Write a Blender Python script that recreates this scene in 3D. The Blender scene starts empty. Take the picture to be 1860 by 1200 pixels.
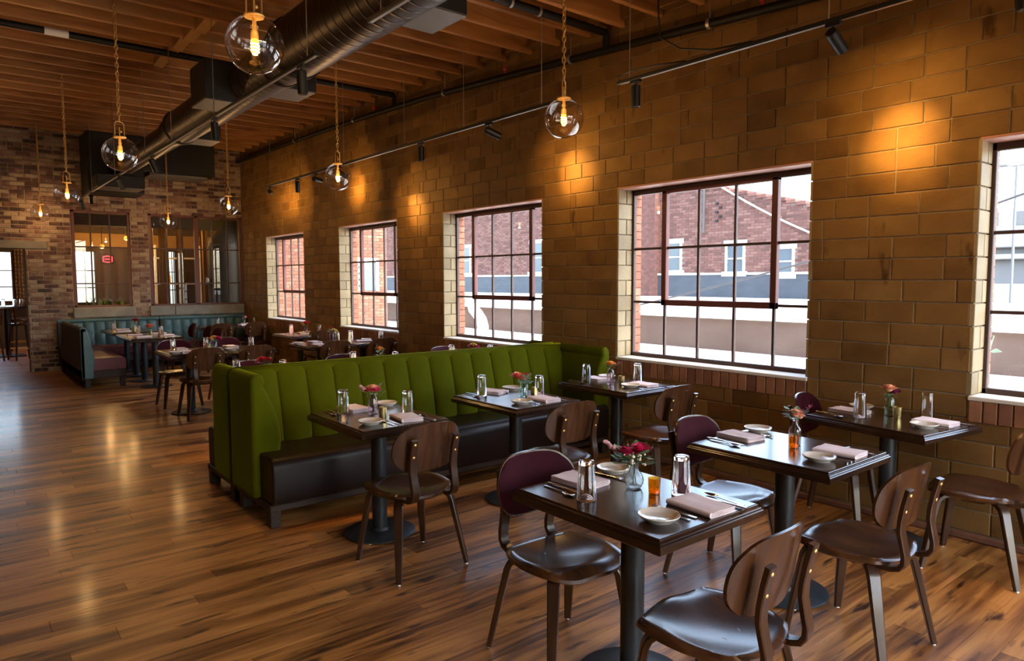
import bpy, math, random
from math import sin, cos, pi, radians, sqrt
from mathutils import Vector, Matrix

rng = random.Random(11)
sc = bpy.context.scene
COL = sc.collection

# ------------------------------------------------------------ camera
F_PX = 1265.487
def cam_axes(yaw, pitch, roll):
    c, s = cos(yaw), sin(yaw)
    fwd = Vector((s*cos(pitch), c*cos(pitch), -sin(pitch)))
    right = Vector((c, -s, 0)); up = right.cross(fwd)
    cr, sr = cos(roll), sin(roll)
    return right*cr + up*sr, right*-sr + up*cr, fwd
CR, CU, CF = cam_axes(0.68140573, 0.07269042, -0.00271246)
CAM = Vector((0, 0, 1.6))
cd = bpy.data.cameras.new('camera'); cam = bpy.data.objects.new('camera', cd); COL.objects.link(cam)
cd.sensor_fit = 'HORIZONTAL'; cd.sensor_width = 36.0; cd.lens = F_PX/1860*36.0
cd.clip_start = 0.05; cd.clip_end = 300
cam.matrix_world = Matrix(((CR.x, CU.x, -CF.x, CAM.x), (CR.y, CU.y, -CF.y, CAM.y), (CR.z, CU.z, -CF.z, CAM.z), (0, 0, 0, 1)))
sc.camera = cam
def proj(p):
    d = Vector(p)-CAM
    z = d.dot(CF)
    if z < .05: return None
    return 930+F_PX*d.dot(CR)/z, 600-F_PX*d.dot(CU)/z, z

# ------------------------------------------------------------ world, sun, exposure
sc.view_settings.view_transform = 'Standard'
sc.view_settings.look = 'None'
sc.view_settings.gamma = 1.0
sc.view_settings.use_curve_mapping = False
sc.view_settings.exposure = 0.62
w = bpy.data.worlds.new('sky'); sc.world = w; w.use_nodes = True
wn = w.node_tree.nodes; wl = w.node_tree.links
bg = wn['Background']; bg.inputs['Strength'].default_value = 1.3
skyt = wn.new('ShaderNodeTexSky'); skyt.sky_type = 'NISHITA'; skyt.sun_disc = False
skyt.sun_elevation = radians(48); skyt.sun_rotation = radians(176); skyt.air_density = 1.0; skyt.dust_density = 2.5
hz = wn.new('ShaderNodeHueSaturation'); hz.inputs['Saturation'].default_value = .8   # thin bright haze
wl.new(skyt.outputs[0], hz.inputs['Color']); wl.new(hz.outputs[0], bg.inputs['Color'])
sund = bpy.data.lights.new('sun', 'SUN'); sun = bpy.data.objects.new('sun', sund); COL.objects.link(sun)
sund.energy = 3.2; sund.angle = radians(0.6); sund.color = (1, .95, .86)
sun.rotation_euler = Vector((-0.16, 0.62, -0.78)).to_track_quat('-Z', 'Y').to_euler()
PENDANT_W = 10.0
SPOT_W = 4.2
WARM = (1.0, .57, .22)

# ------------------------------------------------------------ materials
def newmat(name):
    m = bpy.data.materials.new(name); m.use_nodes = True
    return m, m.node_tree.nodes, m.node_tree.links, m.node_tree.nodes['Principled BSDF']
def plain(name, col, rough=.5, metal=0.0, coat=0.0, sheen=0.0, sheen_tint=None, spec=.5):
    m, n, l, b = newmat(name)
    b.inputs['Base Color'].default_value = (*col, 1); b.inputs['Roughness'].default_value = rough
    b.inputs['Metallic'].default_value = metal; b.inputs['Coat Weight'].default_value = coat
    b.inputs['Specular IOR Level'].default_value = spec
    if sheen:
        b.inputs['Sheen Weight'].default_value = sheen; b.inputs['Sheen Roughness'].default_value = .35
        b.inputs['Sheen Tint'].default_value = (*(sheen_tint or col), 1)
    return m
def noisy(name, stops, scale=(8, 8, 8), rough=.5, metal=0.0, bump=0.0, coat=0.0, vary=0.0, detail=5, world=False, distortion=0.0, sheen=0.0, sheen_tint=None, spec=.5, rough2=None, hue=0.0, bumpscale=None):
    """noise through a colour ramp; vary shifts the ramp per piece (random per object / island)"""
    m, n, l, b = newmat(name)
    if world:
        src = n.new('ShaderNodeNewGeometry').outputs['Position']
    else:
        src = n.new('ShaderNodeTexCoord').outputs['Object']
    mp = n.new('ShaderNodeMapping'); mp.inputs['Scale'].default_value = scale
    l.new(src, mp.inputs['Vector'])
    nz = n.new('ShaderNodeTexNoise'); nz.inputs['Scale'].default_value = 1; nz.inputs['Detail'].default_value = detail
    nz.inputs['Distortion'].default_value = distortion
    l.new(mp.outputs[0], nz.inputs['Vector'])
    fac = nz.outputs['Fac']
    if vary:
        oi = n.new('ShaderNodeObjectInfo'); ge = n.new('ShaderNodeNewGeometry')
        ad = n.new('ShaderNodeMath'); ad.operation = 'ADD'
        l.new(oi.outputs['Random'], ad.inputs[0]); l.new(ge.outputs['Random Per Island'], ad.inputs[1])
        fr = n.new('ShaderNodeMath'); fr.operation = 'FRACT'; l.new(ad.outputs[0], fr.inputs[0])
        off = n.new('ShaderNodeVectorMath'); off.operation = 'SCALE'; off.inputs[0].default_value = (37, 53, 71)
        l.new(fr.outputs[0], off.inputs['Scale'])
        ad2 = n.new('ShaderNodeVectorMath'); l.new(mp.outputs[0], ad2.inputs[0]); l.new(off.outputs[0], ad2.inputs[1])
        l.new(ad2.outputs[0], nz.inputs['Vector'])
        mm = n.new('ShaderNodeMath'); mm.operation = 'MULTIPLY_ADD'; mm.inputs[1].default_value = vary; mm.inputs[2].default_value = -vary/2
        l.new(fr.outputs[0], mm.inputs[0])
        a3 = n.new('ShaderNodeMath'); a3.use_clamp = True; l.new(mm.outputs[0], a3.inputs[0]); l.new(fac, a3.inputs[1])
        fac = a3.outputs[0]
    rp = n.new('ShaderNodeValToRGB'); e = rp.color_ramp.elements
    while len(e) < len(stops): e.new(.5)
    for i, (p, c) in enumerate(stops):
        e[i].position = p; e[i].color = (*c, 1)
    l.new(fac, rp.inputs['Fac']); l.new(rp.outputs[0], b.inputs['Base Color'])
    b.inputs['Roughness'].default_value = rough; b.inputs['Metallic'].default_value = metal
    b.inputs['Coat Weight'].default_value = coat; b.inputs['Coat Roughness'].default_value = .15
    b.inputs['Specular IOR Level'].default_value = spec
    if rough2 is not None:
        mr = n.new('ShaderNodeMapRange'); mr.inputs['To Min'].default_value = rough; mr.inputs['To Max'].default_value = rough2
        l.new(nz.outputs['Fac'], mr.inputs['Value']); l.new(mr.outputs[0], b.inputs['Roughness'])
    if sheen:
        b.inputs['Sheen Weight'].default_value = sheen; b.inputs['Sheen Roughness'].default_value = .22
        b.inputs['Sheen Tint'].default_value = (*sheen_tint, 1)
    if bump:
        bp = n.new('ShaderNodeBump'); bp.inputs['Strength'].default_value = bump; bp.inputs['Distance'].default_value = .01
        h = nz.outputs['Fac']
        if bumpscale:
            nb = n.new('ShaderNodeTexNoise'); nb.inputs['Scale'].default_value = bumpscale; nb.inputs['Detail'].default_value = 4
            l.new(src, nb.inputs['Vector']); h = nb.outputs['Fac']
        l.new(h, bp.inputs['Height']); l.new(bp.outputs[0], b.inputs['Normal'])
    return m
def thin_glass(name, tint=(1, 1, 1), ior=1.45, rough=0.0, gloss=1.0, power=4.5):
    m, n, l, b = newmat(name); n.remove(b)
    out = n['Material Output']
    tr = n.new('ShaderNodeBsdfTransparent'); tr.inputs[0].default_value = (*tint, 1)
    gl = n.new('ShaderNodeBsdfGlossy'); gl.inputs['Roughness'].default_value = rough; gl.inputs[0].default_value = (gloss, gloss, gloss, 1)
    lw = n.new('ShaderNodeLayerWeight'); lw.inputs[0].default_value = .5
    pw = n.new('ShaderNodeMath'); pw.operation = 'POWER'; pw.inputs[1].default_value = power; l.new(lw.outputs['Facing'], pw.inputs[0])
    ma = n.new('ShaderNodeMath'); ma.operation = 'MULTIPLY_ADD'; f0 = ((ior-1)/(ior+1))**2; ma.inputs[1].default_value = .75; ma.inputs[2].default_value = f0; l.new(pw.outputs[0], ma.inputs[0])
    mx = n.new('ShaderNodeMixShader'); l.new(ma.outputs[0], mx.inputs[0]); l.new(tr.outputs[0], mx.inputs[1]); l.new(gl.outputs[0], mx.inputs[2])
    l.new(mx.outputs[0], out.inputs[0])
    return m
def real_glass(name, col=(1, 1, 1), ior=1.45, rough=0.0):
    m, n, l, b = newmat(name)
    b.inputs['Base Color'].default_value = (*col, 1); b.inputs['Roughness'].default_value = rough
    b.inputs['Transmission Weight'].default_value = 1; b.inputs['IOR'].default_value = ior
    return m
def glow(name, col, strength):
    m, n, l, b = newmat(name)
    b.inputs['Base Color'].default_value = (*col, 1)
    b.inputs['Emission Color'].default_value = (*col, 1); b.inputs['Emission Strength'].default_value = strength
    return m

M = {}
M['tile'] = noisy('buff_clay_tile', [(.12, (.102, .049, .013)), (.42, (.172, .090, .026)), (.68, (.212, .115, .035)), (.95, (.27, .156, .053))], (3.2, 3.2, 4.5), .62, spec=.25, bump=.25, vary=.42, world=True, bumpscale=55)
def add_stains(m, scale, lo, hi, dark):
    n = m.node_tree.nodes; l = m.node_tree.links; b = n['Principled BSDF']
    src = b.inputs['Base Color'].links[0].from_socket
    g = n.new('ShaderNodeNewGeometry'); mp = n.new('ShaderNodeMapping'); mp.inputs['Scale'].default_value = scale
    l.new(g.outputs['Position'], mp.inputs['Vector'])
    z = n.new('ShaderNodeTexNoise'); z.inputs['Scale'].default_value = 1; z.inputs['Detail'].default_value = 4; l.new(mp.outputs[0], z.inputs['Vector'])
    mr = n.new('ShaderNodeMapRange'); mr.inputs['From Min'].default_value = lo; mr.inputs['From Max'].default_value = hi; l.new(z.outputs['Fac'], mr.inputs['Value'])
    mx = n.new('ShaderNodeMixRGB'); mx.blend_type = 'MULTIPLY'; mx.inputs['Color2'].default_value = (*dark, 1)
    l.new(mr.outputs[0], mx.inputs['Fac']); l.new(src, mx.inputs['Color1']); l.new(mx.outputs[0], b.inputs['Base Color'])
add_stains(M['tile'], (2, 9, 3.2), .66, .76, (.38, .30, .25))
M['tile_daylit'] = noisy('daylit_clay_tile', [(.2, (.20, .145, .072)), (.5, (.285, .215, .112)), (.9, (.36, .28, .16))], (3, 3, 4), .6, bump=.2, vary=.4, world=True, bumpscale=55)  # same buff tile as the wall, daylight on the reveals put into the colour
M['mortar'] = noisy('grey_mortar', [(.3, (.17, .13, .09)), (.7, (.27, .21, .15))], (14, 14, 14), .9, bump=.4, world=True)
M['brick'] = noisy('old_red_brick', [(.08, (.035, .022, .020)), (.26, (.105, .045, .036)), (.44, (.17, .082, .060)), (.60, (.26, .17, .12)), (.85, (.35, .265, .185))], (9, 9, 12), .8, bump=.35, vary=.75, world=True, bumpscale=60)
M['brick_mortar'] = noisy('tan_lime_mortar', [(.3, (.25, .185, .125)), (.7, (.40, .31, .22))], (7, 7, 7), .9, bump=.5, world=True)
M['brick_rowlock'] = noisy('brown_rowlock_brick', [(.2, (.14, .055, .03)), (.6, (.24, .10, .05)), (.9, (.30, .14, .07))], (10, 10, 12), .75, bump=.3, vary=.5, world=True, bumpscale=60)
M['brick_out'] = noisy('orange_outer_brick', [(.2, (.145, .046, .024)), (.6, (.22, .080, .045)), (.9, (.28, .122, .075))], (8, 8, 9), .85, bump=.3, vary=.5, world=True, bumpscale=50)
M['brick_far'] = noisy('pink_red_brick', [(.2, (.085, .034, .026)), (.5, (.135, .056, .043)), (.9, (.185, .092, .073))], (5, 5, 9), .85, vary=.6, world=True)
M['mortar_far'] = plain('pale_mortar', (.16, .12, .105), .9)
M['floor'] = noisy('oak_floor', [(.20, (.07, .026, .007)), (.34, (.21, .082, .020)), (.50, (.45, .19, .048)), (.80, (.63, .30, .088))], (1.5, 22, 10), .33, bump=.10, coat=.22, vary=.36, world=True, distortion=1.1, rough2=.5, detail=7)
add_stains(M['floor'], (3.0, 13, 1), .60, .68, (.13, .09, .07))
add_stains(M['floor'], (.8, 6.5, 1), .47, .62, (.42, .34, .28))
M['subfloor'] = plain('dark_subfloor', (.03, .015, .008), .8)
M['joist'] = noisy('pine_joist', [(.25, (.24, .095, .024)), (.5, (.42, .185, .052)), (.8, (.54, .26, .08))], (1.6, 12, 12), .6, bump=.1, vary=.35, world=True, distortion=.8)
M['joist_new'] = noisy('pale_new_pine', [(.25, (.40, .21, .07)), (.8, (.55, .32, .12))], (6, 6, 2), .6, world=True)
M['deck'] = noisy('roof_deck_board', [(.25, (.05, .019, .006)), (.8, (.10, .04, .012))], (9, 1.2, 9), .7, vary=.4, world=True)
M['walnut'] = noisy('dark_walnut', [(.25, (.030, .011, .0045)), (.55, (.064, .024, .0095)), (.85, (.110, .045, .017))], (26, 5, 3.5), .24, coat=.2, distortion=.6, spec=.5)
M['walnut_leg'] = noisy('dark_walnut_leg', [(.25, (.022, .009, .0045)), (.85, (.068, .027, .011))], (30, 30, 3), .30, coat=.2)
M['table'] = noisy('espresso_table', [(.25, (.016, .008, .0055)), (.85, (.044, .020, .011))], (34, 4, 10), .20, coat=.3, distortion=.4)
M['burgundy'] = plain('burgundy_velvet', (.032, .0018, .0068), .75, sheen=.07, sheen_tint=(.45, .06, .14), spec=.12)
M['burg_leather'] = noisy('burgundy_leather', [(.3, (.10, .014, .024)), (.8, (.15, .024, .036))], (5, 5, 5), .42)
M['velvet'] = noisy('moss_green_velvet', [(.3, (.045, .052, .0006)), (.8, (.074, .083, .0011))], (4, 4, 3), .85, sheen=.75, sheen_tint=(.62, .66, .02), spec=.05)
M['leather'] = noisy('espresso_leather', [(.3, (.008, .004, .003)), (.8, (.015, .007, .005))], (6, 6, 6), .34, spec=.3, bump=.08, bumpscale=160)
M['black_leather'] = plain('near_black_leather', (.014, .008, .007), .5)
M['teal'] = noisy('teal_leather', [(.3, (.034, .088, .098)), (.8, (.062, .135, .148))], (5, 5, 5), .45)
M['frame_wood'] = noisy('dark_base_wood', [(.3, (.020, .012, .009)), (.8, (.045, .027, .019))], (3, 12, 12), .5, spec=.3)
M['black'] = plain('black_powder_metal', (.012, .014, .017), .42, .3)
M['column'] = plain('blue_black_column_paint', (.026, .032, .038), .38, .2)
M['black_matt'] = plain('matt_black_metal', (.008, .008, .009), .6)
M['pipe_black'] = plain('black_pipe', (.010, .008, .007), .55, .4)
M['grey_metal'] = plain('galvanised_metal', (.42, .40, .37), .4, .8)
M['duct'] = noisy('bronze_black_duct', [(.3, (.038, .027, .021)), (.8, (.058, .043, .034))], (4, 9, 4), .38, .75, world=True)
def spiral(m):
    n = m.node_tree.nodes; l = m.node_tree.links; b = n['Principled BSDF']
    g = n.new('ShaderNodeNewGeometry'); wv = n.new('ShaderNodeTexWave'); wv.bands_direction = 'Y'; wv.inputs['Scale'].default_value = 2.6; wv.inputs['Distortion'].default_value = 0
    l.new(g.outputs['Position'], wv.inputs['Vector'])
    pw = n.new('ShaderNodeMath'); pw.operation = 'POWER'; pw.inputs[1].default_value = 14; l.new(wv.outputs['Fac'], pw.inputs[0])
    bp = n.new('ShaderNodeBump'); bp.inputs['Strength'].default_value = .5; bp.inputs['Distance'].default_value = .006
    l.new(pw.outputs[0], bp.inputs['Height']); l.new(bp.outputs[0], b.inputs['Normal'])
spiral(M['duct'])
M['duct_box'] = plain('dull_duct_box', (.16, .145, .125), .5, .55)
M['plenum'] = plain('black_plenum', (.014, .012, .010), .6, .2)
M['brass'] = plain('aged_brass', (.80, .52, .18), .42, .85)
M['steel'] = plain('polished_steel', (.62, .60, .57), .16, 1.0)
M['red_tag'] = plain('red_valve', (.42, .03, .025), .5)
M['lintel'] = plain('daylit_salmon_lintel_paint', (.46, .22, .16), .5)  # light pink paint, brightened in the colour for light from outside
M['steel_red'] = plain('oxide_red_steel', (.11, .028, .024), .5)
M['sash'] = plain('brown_window_steel', (.052, .024, .020), .5)
M['sill'] = plain('white_sill_stone', (.62, .57, .50), .55)
M['concrete'] = noisy('grey_concrete', [(.3, (.17, .155, .13)), (.8, (.28, .255, .215))], (6, 6, 6), .8, bump=.2, world=True)
M['linen'] = noisy('pink_linen', [(.3, (.78, .64, .66)), (.8, (.86, .74, .76))], (60, 60, 60), .85, bump=.1)
M['ceramic'] = plain('off_white_ceramic', (.66, .60, .52), .18, coat=.4)
M['tumbler'] = real_glass('clear_tumbler_glass', (1, 1, 1), 1.46)
M['vase_clear'] = real_glass('clear_vase_glass', (.93, .98, .97), 1.42, .22)
M['vase_mauve'] = real_glass('mauve_vase_glass', (.90, .78, .86), 1.42, .12)
M['vase_green'] = real_glass('pale_green_vase_glass', (.82, .97, .90), 1.42)
M['amber'] = thin_glass('amber_votive_glass', (.84, .55, .16), 1.6)
M['gold_votive'] = noisy('gold_mercury_votive', [(.35, (.30, .20, .05)), (.7, (.80, .68, .33))], (60, 60, 25), .22, .7)
M['wax'] = glow('candle_wax', (1, .45, .10), .35)
M['globe'] = thin_glass('globe_glass', (.95, .92, .89), 2.0, power=2.4)
M['pane'] = thin_glass('window_pane', (.96, .98, .98), 1.35)
M['pane_in'] = thin_glass('partition_pane', (.85, .84, .80), 1.5)
M['bulb'] = glow('filament_bulb', (1, .66, .26), 16)
M['bulb_amber'] = glow('amber_bulb_glass', (1, .36, .06), 1.5)
M['spot_face'] = glow('spot_lens', (1, .62, .28), 2.6)
M['neon'] = glow('red_neon', (1, .03, .05), 5)
M['leaf'] = noisy('flower_leaf', [(.3, (.06, .14, .05)), (.8, (.17, .28, .12))], (30, 30, 30), .6, vary=.3)
M['euc'] = noisy('eucalyptus_leaf', [(.3, (.16, .25, .19)), (.8, (.32, .42, .32))], (30, 30, 30), .6, vary=.3)
M['stem'] = plain('flower_stem', (.06, .13, .03), .6)
M['white_roof'] = noisy('white_roof_membrane', [(.3, (.50, .485, .455)), (.7, (.60, .585, .55))], (.7, .7, .7), .8, world=True)
M['white_metal'] = plain('white_metal', (.80, .79, .76), .5)
M['stucco'] = noisy('brown_stucco', [(.3, (.120, .080, .062)), (.8, (.165, .117, .093))], (1.2, 1.2, 2), .9, world=True)
M['flash_band'] = noisy('slate_blue_flashing', [(.3, (.032, .042, .055)), (.8, (.052, .064, .080))], (2, 2, 6), .6, world=True)
M['dark_glass'] = plain('dark_far_glass', (.09, .12, .14), .12)
M['far_concrete'] = plain('pale_far_concrete', (.33, .315, .295), .85)
M['far_grey'] = plain('grey_far_concrete', (.17, .165, .16), .85)
M['cable_white'] = plain('white_cable', (.72, .70, .66), .6)
M['cable_dark'] = plain('dark_cable', (.06, .06, .06), .6)
M['asphalt'] = plain('alley_asphalt', (.16, .15, .145), .9)
M['plaster_warm'] = plain('ochre_plaster', (.40, .24, .08), .8)
M['plaster_dark'] = plain('dark_plaster', (.08, .055, .035), .8)
M['curtain_gold'] = noisy('gold_curtain', [(.3, (.35, .17, .03)), (.8, (.55, .30, .07))], (12, 12, 1), .6, world=True)
M['copper'] = plain('copper_pipe', (.65, .33, .12), .3, 1)
def petal_mat(name, c):
    c = tuple(min(.9, x*1.15) for x in c); d = tuple(x*.72 for x in c)
    return noisy(name, [(.3, d), (.8, c)], (40, 40, 40), .6)
PET = {
 'magenta': petal_mat('magenta_petal', (.62, .008, .10)), 'red': petal_mat('red_petal', (.50, .02, .025)),
 'peach': petal_mat('peach_petal', (.78, .36, .22)), 'pink': petal_mat('pink_petal', (.72, .26, .27)),
 'coral': petal_mat('coral_petal', (.70, .17, .11)), 'orange': petal_mat('orange_petal', (.80, .33, .06)),
 'yellow': petal_mat('yellow_petal', (.78, .55, .14)), 'burgundy': petal_mat('burgundy_petal', (.26, .02, .09)),
 'plume': petal_mat('dusty_pink_plume', (.46, .22, .24)), 'white': petal_mat('cream_petal', (.72, .60, .46)),
 'hotpink': petal_mat('hot_pink_petal', (.80, .04, .20))}

# ------------------------------------------------------------ mesh helper
class MB:
    def __init__(s): s.v = []; s.f = []
    def add(s, vs, fs, T=None):
        o = len(s.v)
        if T is not None: vs = [tuple(T @ Vector(p)) for p in vs]
        s.v.extend(tuple(p) for p in vs); s.f.extend(tuple(i+o for i in f) for f in fs)
        return s
    def box(s, x0, x1, y0, y1, z0, z1, T=None):
        return s.add([(x0,y0,z0),(x1,y0,z0),(x1,y1,z0),(x0,y1,z0),(x0,y0,z1),(x1,y0,z1),(x1,y1,z1),(x0,y1,z1)],
                     [(3,2,1,0),(4,5,6,7),(0,1,5,4),(1,2,6,5),(2,3,7,6),(3,0,4,7)], T)
    def cbox(s, x0, x1, y0, y1, z0, z1, c, T=None):
        """box with chamfered edges: three nested shells of corner points"""
        c = min(c, (x1-x0)*.45, (y1-y0)*.45, (z1-z0)*.45)
        X, Y, Z = (x0, x1), (y0, y1), (z0, z1); sg = (1, -1)
        vs = []; idx = {}
        for i in (0,1):
            for j in (0,1):
                for k in (0,1):
                    for a in range(3):
                        p = [X[i]+sg[i]*c, Y[j]+sg[j]*c, Z[k]+sg[k]*c]
                        p[a] = (X[i], Y[j], Z[k])[a]
                        idx[i,j,k,a] = len(vs); vs.append(tuple(p))
        fs = []
        for i in (0,1):
            q = [idx[i,0,0,0], idx[i,1,0,0], idx[i,1,1,0], idx[i,0,1,0]]; fs.append(q if i else q[::-1])
            q = [idx[0,i,0,1], idx[0,i,1,1], idx[1,i,1,1], idx[1,i,0,1]]; fs.append(q if i else q[::-1])
            q = [idx[0,0,i,2], idx[1,0,i,2], idx[1,1,i,2], idx[0,1,i,2]]; fs.append(q if i else q[::-1])
        for i in (0,1):
            for j in (0,1):
                q = [idx[i,j,0,0], idx[i,j,0,1], idx[i,j,1,1], idx[i,j,1,0]]; fs.append(q if i == j else q[::-1])
                q = [idx[i,0,j,0], idx[i,0,j,2], idx[i,1,j,2], idx[i,1,j,0]]; fs.append(q[::-1] if i == j else q)
                q = [idx[0,i,j,1], idx[0,i,j,2], idx[1,i,j,2], idx[1,i,j,1]]; fs.append(q if i == j else q[::-1])
                for k in (0,1):
                    t = [idx[i,j,k,0], idx[i,j,k,1], idx[i,j,k,2]]; fs.append(t if (i+j+k) % 2 == 1 else t[::-1])
        return s.add(vs, [tuple(f) for f in fs], T)
    def lathe(s, prof, n=20, T=None, close=False):
        vs = []; fs = []
        m = len(prof)
        for k in range(n):
            a = 2*pi*k/n
            for r, z in prof: vs.append((r*cos(a), r*sin(a), z))
        for k in range(n):
            k2 = (k+1) % n
            for i in range(m-1):
                fs.append((k*m+i, k2*m+i, k2*m+i+1, k*m+i+1))
            if close: fs.append((k*m+m-1, k2*m+m-1, k2*m, k*m))
        return s.add(vs, fs, T)
    def tube(s, pts, r, n=8, cap=True, T=None, closed=False):
        pts = [Vector(p) for p in pts]; vs = []; fs = []; N = len(pts)
        rr = r if isinstance(r, (list, tuple)) else [r]*N
        prev = None
        for i, p in enumerate(pts):
            if closed: t = pts[(i+1) % N]-pts[i-1]
            else: t = pts[min(i+1, N-1)]-pts[max(i-1, 0)]
            t.normalize()
            if prev is None:
                u = t.orthogonal().normalized()
            else:
                u = (prev - t*prev.dot(t)); u = u.normalized() if u.length > 1e-6 else t.orthogonal().normalized()
            prev = u; v = t.cross(u)
            for k in range(n):
                a = 2*pi*k/n; vs.append(tuple(p+u*(rr[i]*cos(a))+v*(rr[i]*sin(a))))
        for i in range(N if closed else N-1):
            j = (i+1) % N
            for k in range(n):
                k2 = (k+1) % n; fs.append((i*n+k, i*n+k2, j*n+k2, j*n+k))
        if cap and not closed:
            fs.append(tuple(range(n))[::-1]); fs.append(tuple((N-1)*n+k for k in range(n)))
        return s.add(vs, fs, T)
    def cyl(s, p0, p1, r, n=12, T=None, r2=None): return s.tube([p0, p1], [r, r if r2 is None else r2], n, True, T)
    def strap(s, pts, side, w, t, T=None):
        """rectangular bar along pts; width along the fixed vector side, thickness across; w,t lists or numbers"""
        pts = [Vector(p) for p in pts]; side = Vector(side).normalized(); N = len(pts); vs = []; fs = []
        W = w if isinstance(w, (list, tuple)) else [w]*N; H = t if isinstance(t, (list, tuple)) else [t]*N
        for i, p in enumerate(pts):
            tg = (pts[min(i+1, N-1)]-pts[max(i-1, 0)]).normalized()
            sd = (side - tg*side.dot(tg)).normalized(); nn = tg.cross(sd)
            a, b = W[i]/2, H[i]/2; c = min(a, b)*.35
            for (x, y) in ((-a+c,-b),(a-c,-b),(a,-b+c),(a,b-c),(a-c,b),(-a+c,b),(-a,b-c),(-a,-b+c)):
                vs.append(tuple(p+sd*x+nn*y))
        for i in range(N-1):
            for k in range(8):
                k2 = (k+1) % 8; fs.append((i*8+k, i*8+k2, i*8+8+k2, i*8+8+k))
        fs.append(tuple(range(8))[::-1]); fs.append(tuple((N-1)*8+k for k in range(8)))
        return s.add(vs, fs, T)
    def grid(s, fn, nu, nv, T=None, flip=False):
        vs = [fn(i/nu, j/nv) for j in range(nv+1) for i in range(nu+1)]
        fs = []
        for j in range(nv):
            for i in range(nu):
                a = j*(nu+1)+i; q = (a, a+1, a+nu+2, a+nu+1); fs.append(q[::-1] if flip else q)
        return s.add(vs, fs, T)
    def sphere(s, c, r, n=12, m=8, T=None, sz=1.0):
        vs = [(c[0], c[1], c[2]+r*sz)]; fs = []
        for j in range(1, m):
            a = pi*j/m
            for k in range(n):
                b = 2*pi*k/n; vs.append((c[0]+r*sin(a)*cos(b), c[1]+r*sin(a)*sin(b), c[2]+r*sz*cos(a)))
        vs.append((c[0], c[1], c[2]-r*sz)); L = len(vs)-1
        for k in range(n):
            k2 = (k+1) % n
            fs.append((0, 1+k, 1+k2)); fs.append((L, L-n+k2, L-n+k))
            for j in range(m-2):
                fs.append((1+j*n+k, 1+(j+1)*n+k, 1+(j+1)*n+k2, 1+j*n+k2))
        return s.add(vs, fs, T)
    def prism(s, poly, axis, a, b, T=None):
        """extrude a 2-D polygon along axis 0/1/2 from a to b"""
        def P(u, v, w): return {0: (w, u, v), 1: (u, w, v), 2: (u, v, w)}[axis]
        n = len(poly); vs = [P(u, v, a) for u, v in poly]+[P(u, v, b) for u, v in poly]
        fs = [tuple(range(n))[::-1], tuple(range(n, 2*n))]+[(i, (i+1) % n, n+(i+1) % n, n+i) for i in range(n)]
        return s.add(vs, fs, T)
    def mesh(s, name, mat, smooth=False, fix=True):
        me = bpy.data.meshes.new(name); me.from_pydata(s.v, [], s.f)
        if mat: me.materials.append(mat)
        if fix:
            import bmesh
            bm = bmesh.new(); bm.from_mesh(me); bmesh.ops.recalc_face_normals(bm, faces=bm.faces); bm.to_mesh(me); bm.free()
        if smooth:
            me.polygons.foreach_set('use_smooth', [True]*len(me.polygons))
            if smooth != 'all':
                try: me.set_sharp_from_angle(angle=radians(38))
                except Exception: pass
        me.update()
        return me
    def build(s, name, mat, parent=None, smooth=False, loc=None, rot=None, fix=True):
        return put(s.mesh(name, mat, smooth, fix), name, parent, loc, rot)

def put(me, name, parent=None, loc=None, rot=None, scale=None):
    o = bpy.data.objects.new(name, me); COL.objects.link(o)
    if parent: o.parent = parent
    if loc is not None: o.location = loc
    if rot is not None: o.rotation_euler = rot
    if scale is not None: o.scale = scale
    return o
def tag(o, label, cat, group=None):
    o['label'] = label; o['category'] = cat
    if group: o['group'] = group
    return o
def thing(name, label, cat, loc=(0, 0, 0), rz=0.0, group=None):
    o = bpy.data.objects.new(name, None); COL.objects.link(o); o.empty_display_size = .1
    o.location = loc; o.rotation_euler = (0, 0, rz)
    return tag(o, label, cat, group)
KIDS = {}
def copy_tree(o, parent=None):
    c = o.copy(); COL.objects.link(c)
    if parent: c.parent = parent
    for ch in list(o.children): copy_tree(ch, c)
    return c
def clone(o, label, loc, rz=0.0, group=None):
    c = copy_tree(o); c['label'] = label; c.location = loc; c.rotation_euler = (0, 0, rz)
    if group: c['group'] = group
    return c
def struct(name, mb, mat, parent=None, smooth=False):
    o = mb.build(name, mat, parent, smooth)
    if not parent: o['kind'] = 'structure'
    return o
def seen_size(c, a, b):
    """rough size on screen (px^2) of a face of metres a x b at c; 0 when out of view"""
    q = proj(c)
    if not q: return 0
    x, y, z = q
    if x < -60 or x > 1920 or y < -60 or y > 1260: return 0
    return (F_PX/z)**2*a*b
_boxcache = {}
def boxmesh(name, mat, dx, dy, dz, ch):
    k = (name, mat.name, round(dx, 4), round(dy, 4), round(dz, 4))
    if k not in _boxcache:
        _boxcache[k] = MB().cbox(-dx/2, dx/2, -dy/2, dy/2, -dz/2, dz/2, ch).mesh(name, mat)
    return _boxcache[k]
def lay(pieces, parent, name, mat, ch, rest_name, limit=300, fa=None):
    """pieces: (x0,x1,y0,y1,z0,z1). the largest on screen become parts, the rest one joined part of kind stuff"""
    def key(p):
        d = sorted((p[1]-p[0], p[3]-p[2], p[5]-p[4]))
        return seen_size(((p[0]+p[1])/2, (p[2]+p[3])/2, (p[4]+p[5])/2), d[1], d[2])
    ps = sorted(pieces, key=key, reverse=True)
    for p in ps[:limit]:
        c = ((p[0]+p[1])/2, (p[2]+p[3])/2, (p[4]+p[5])/2)
        put(boxmesh(name, mat, p[1]-p[0], p[3]-p[2], p[5]-p[4], ch), name, parent, c)
    if len(ps) > limit:
        mb = MB()
        for p in ps[limit:]: mb.cbox(*p, ch)
        o = mb.build(rest_name, mat, parent, fix=False); o['kind'] = 'stuff'
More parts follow.
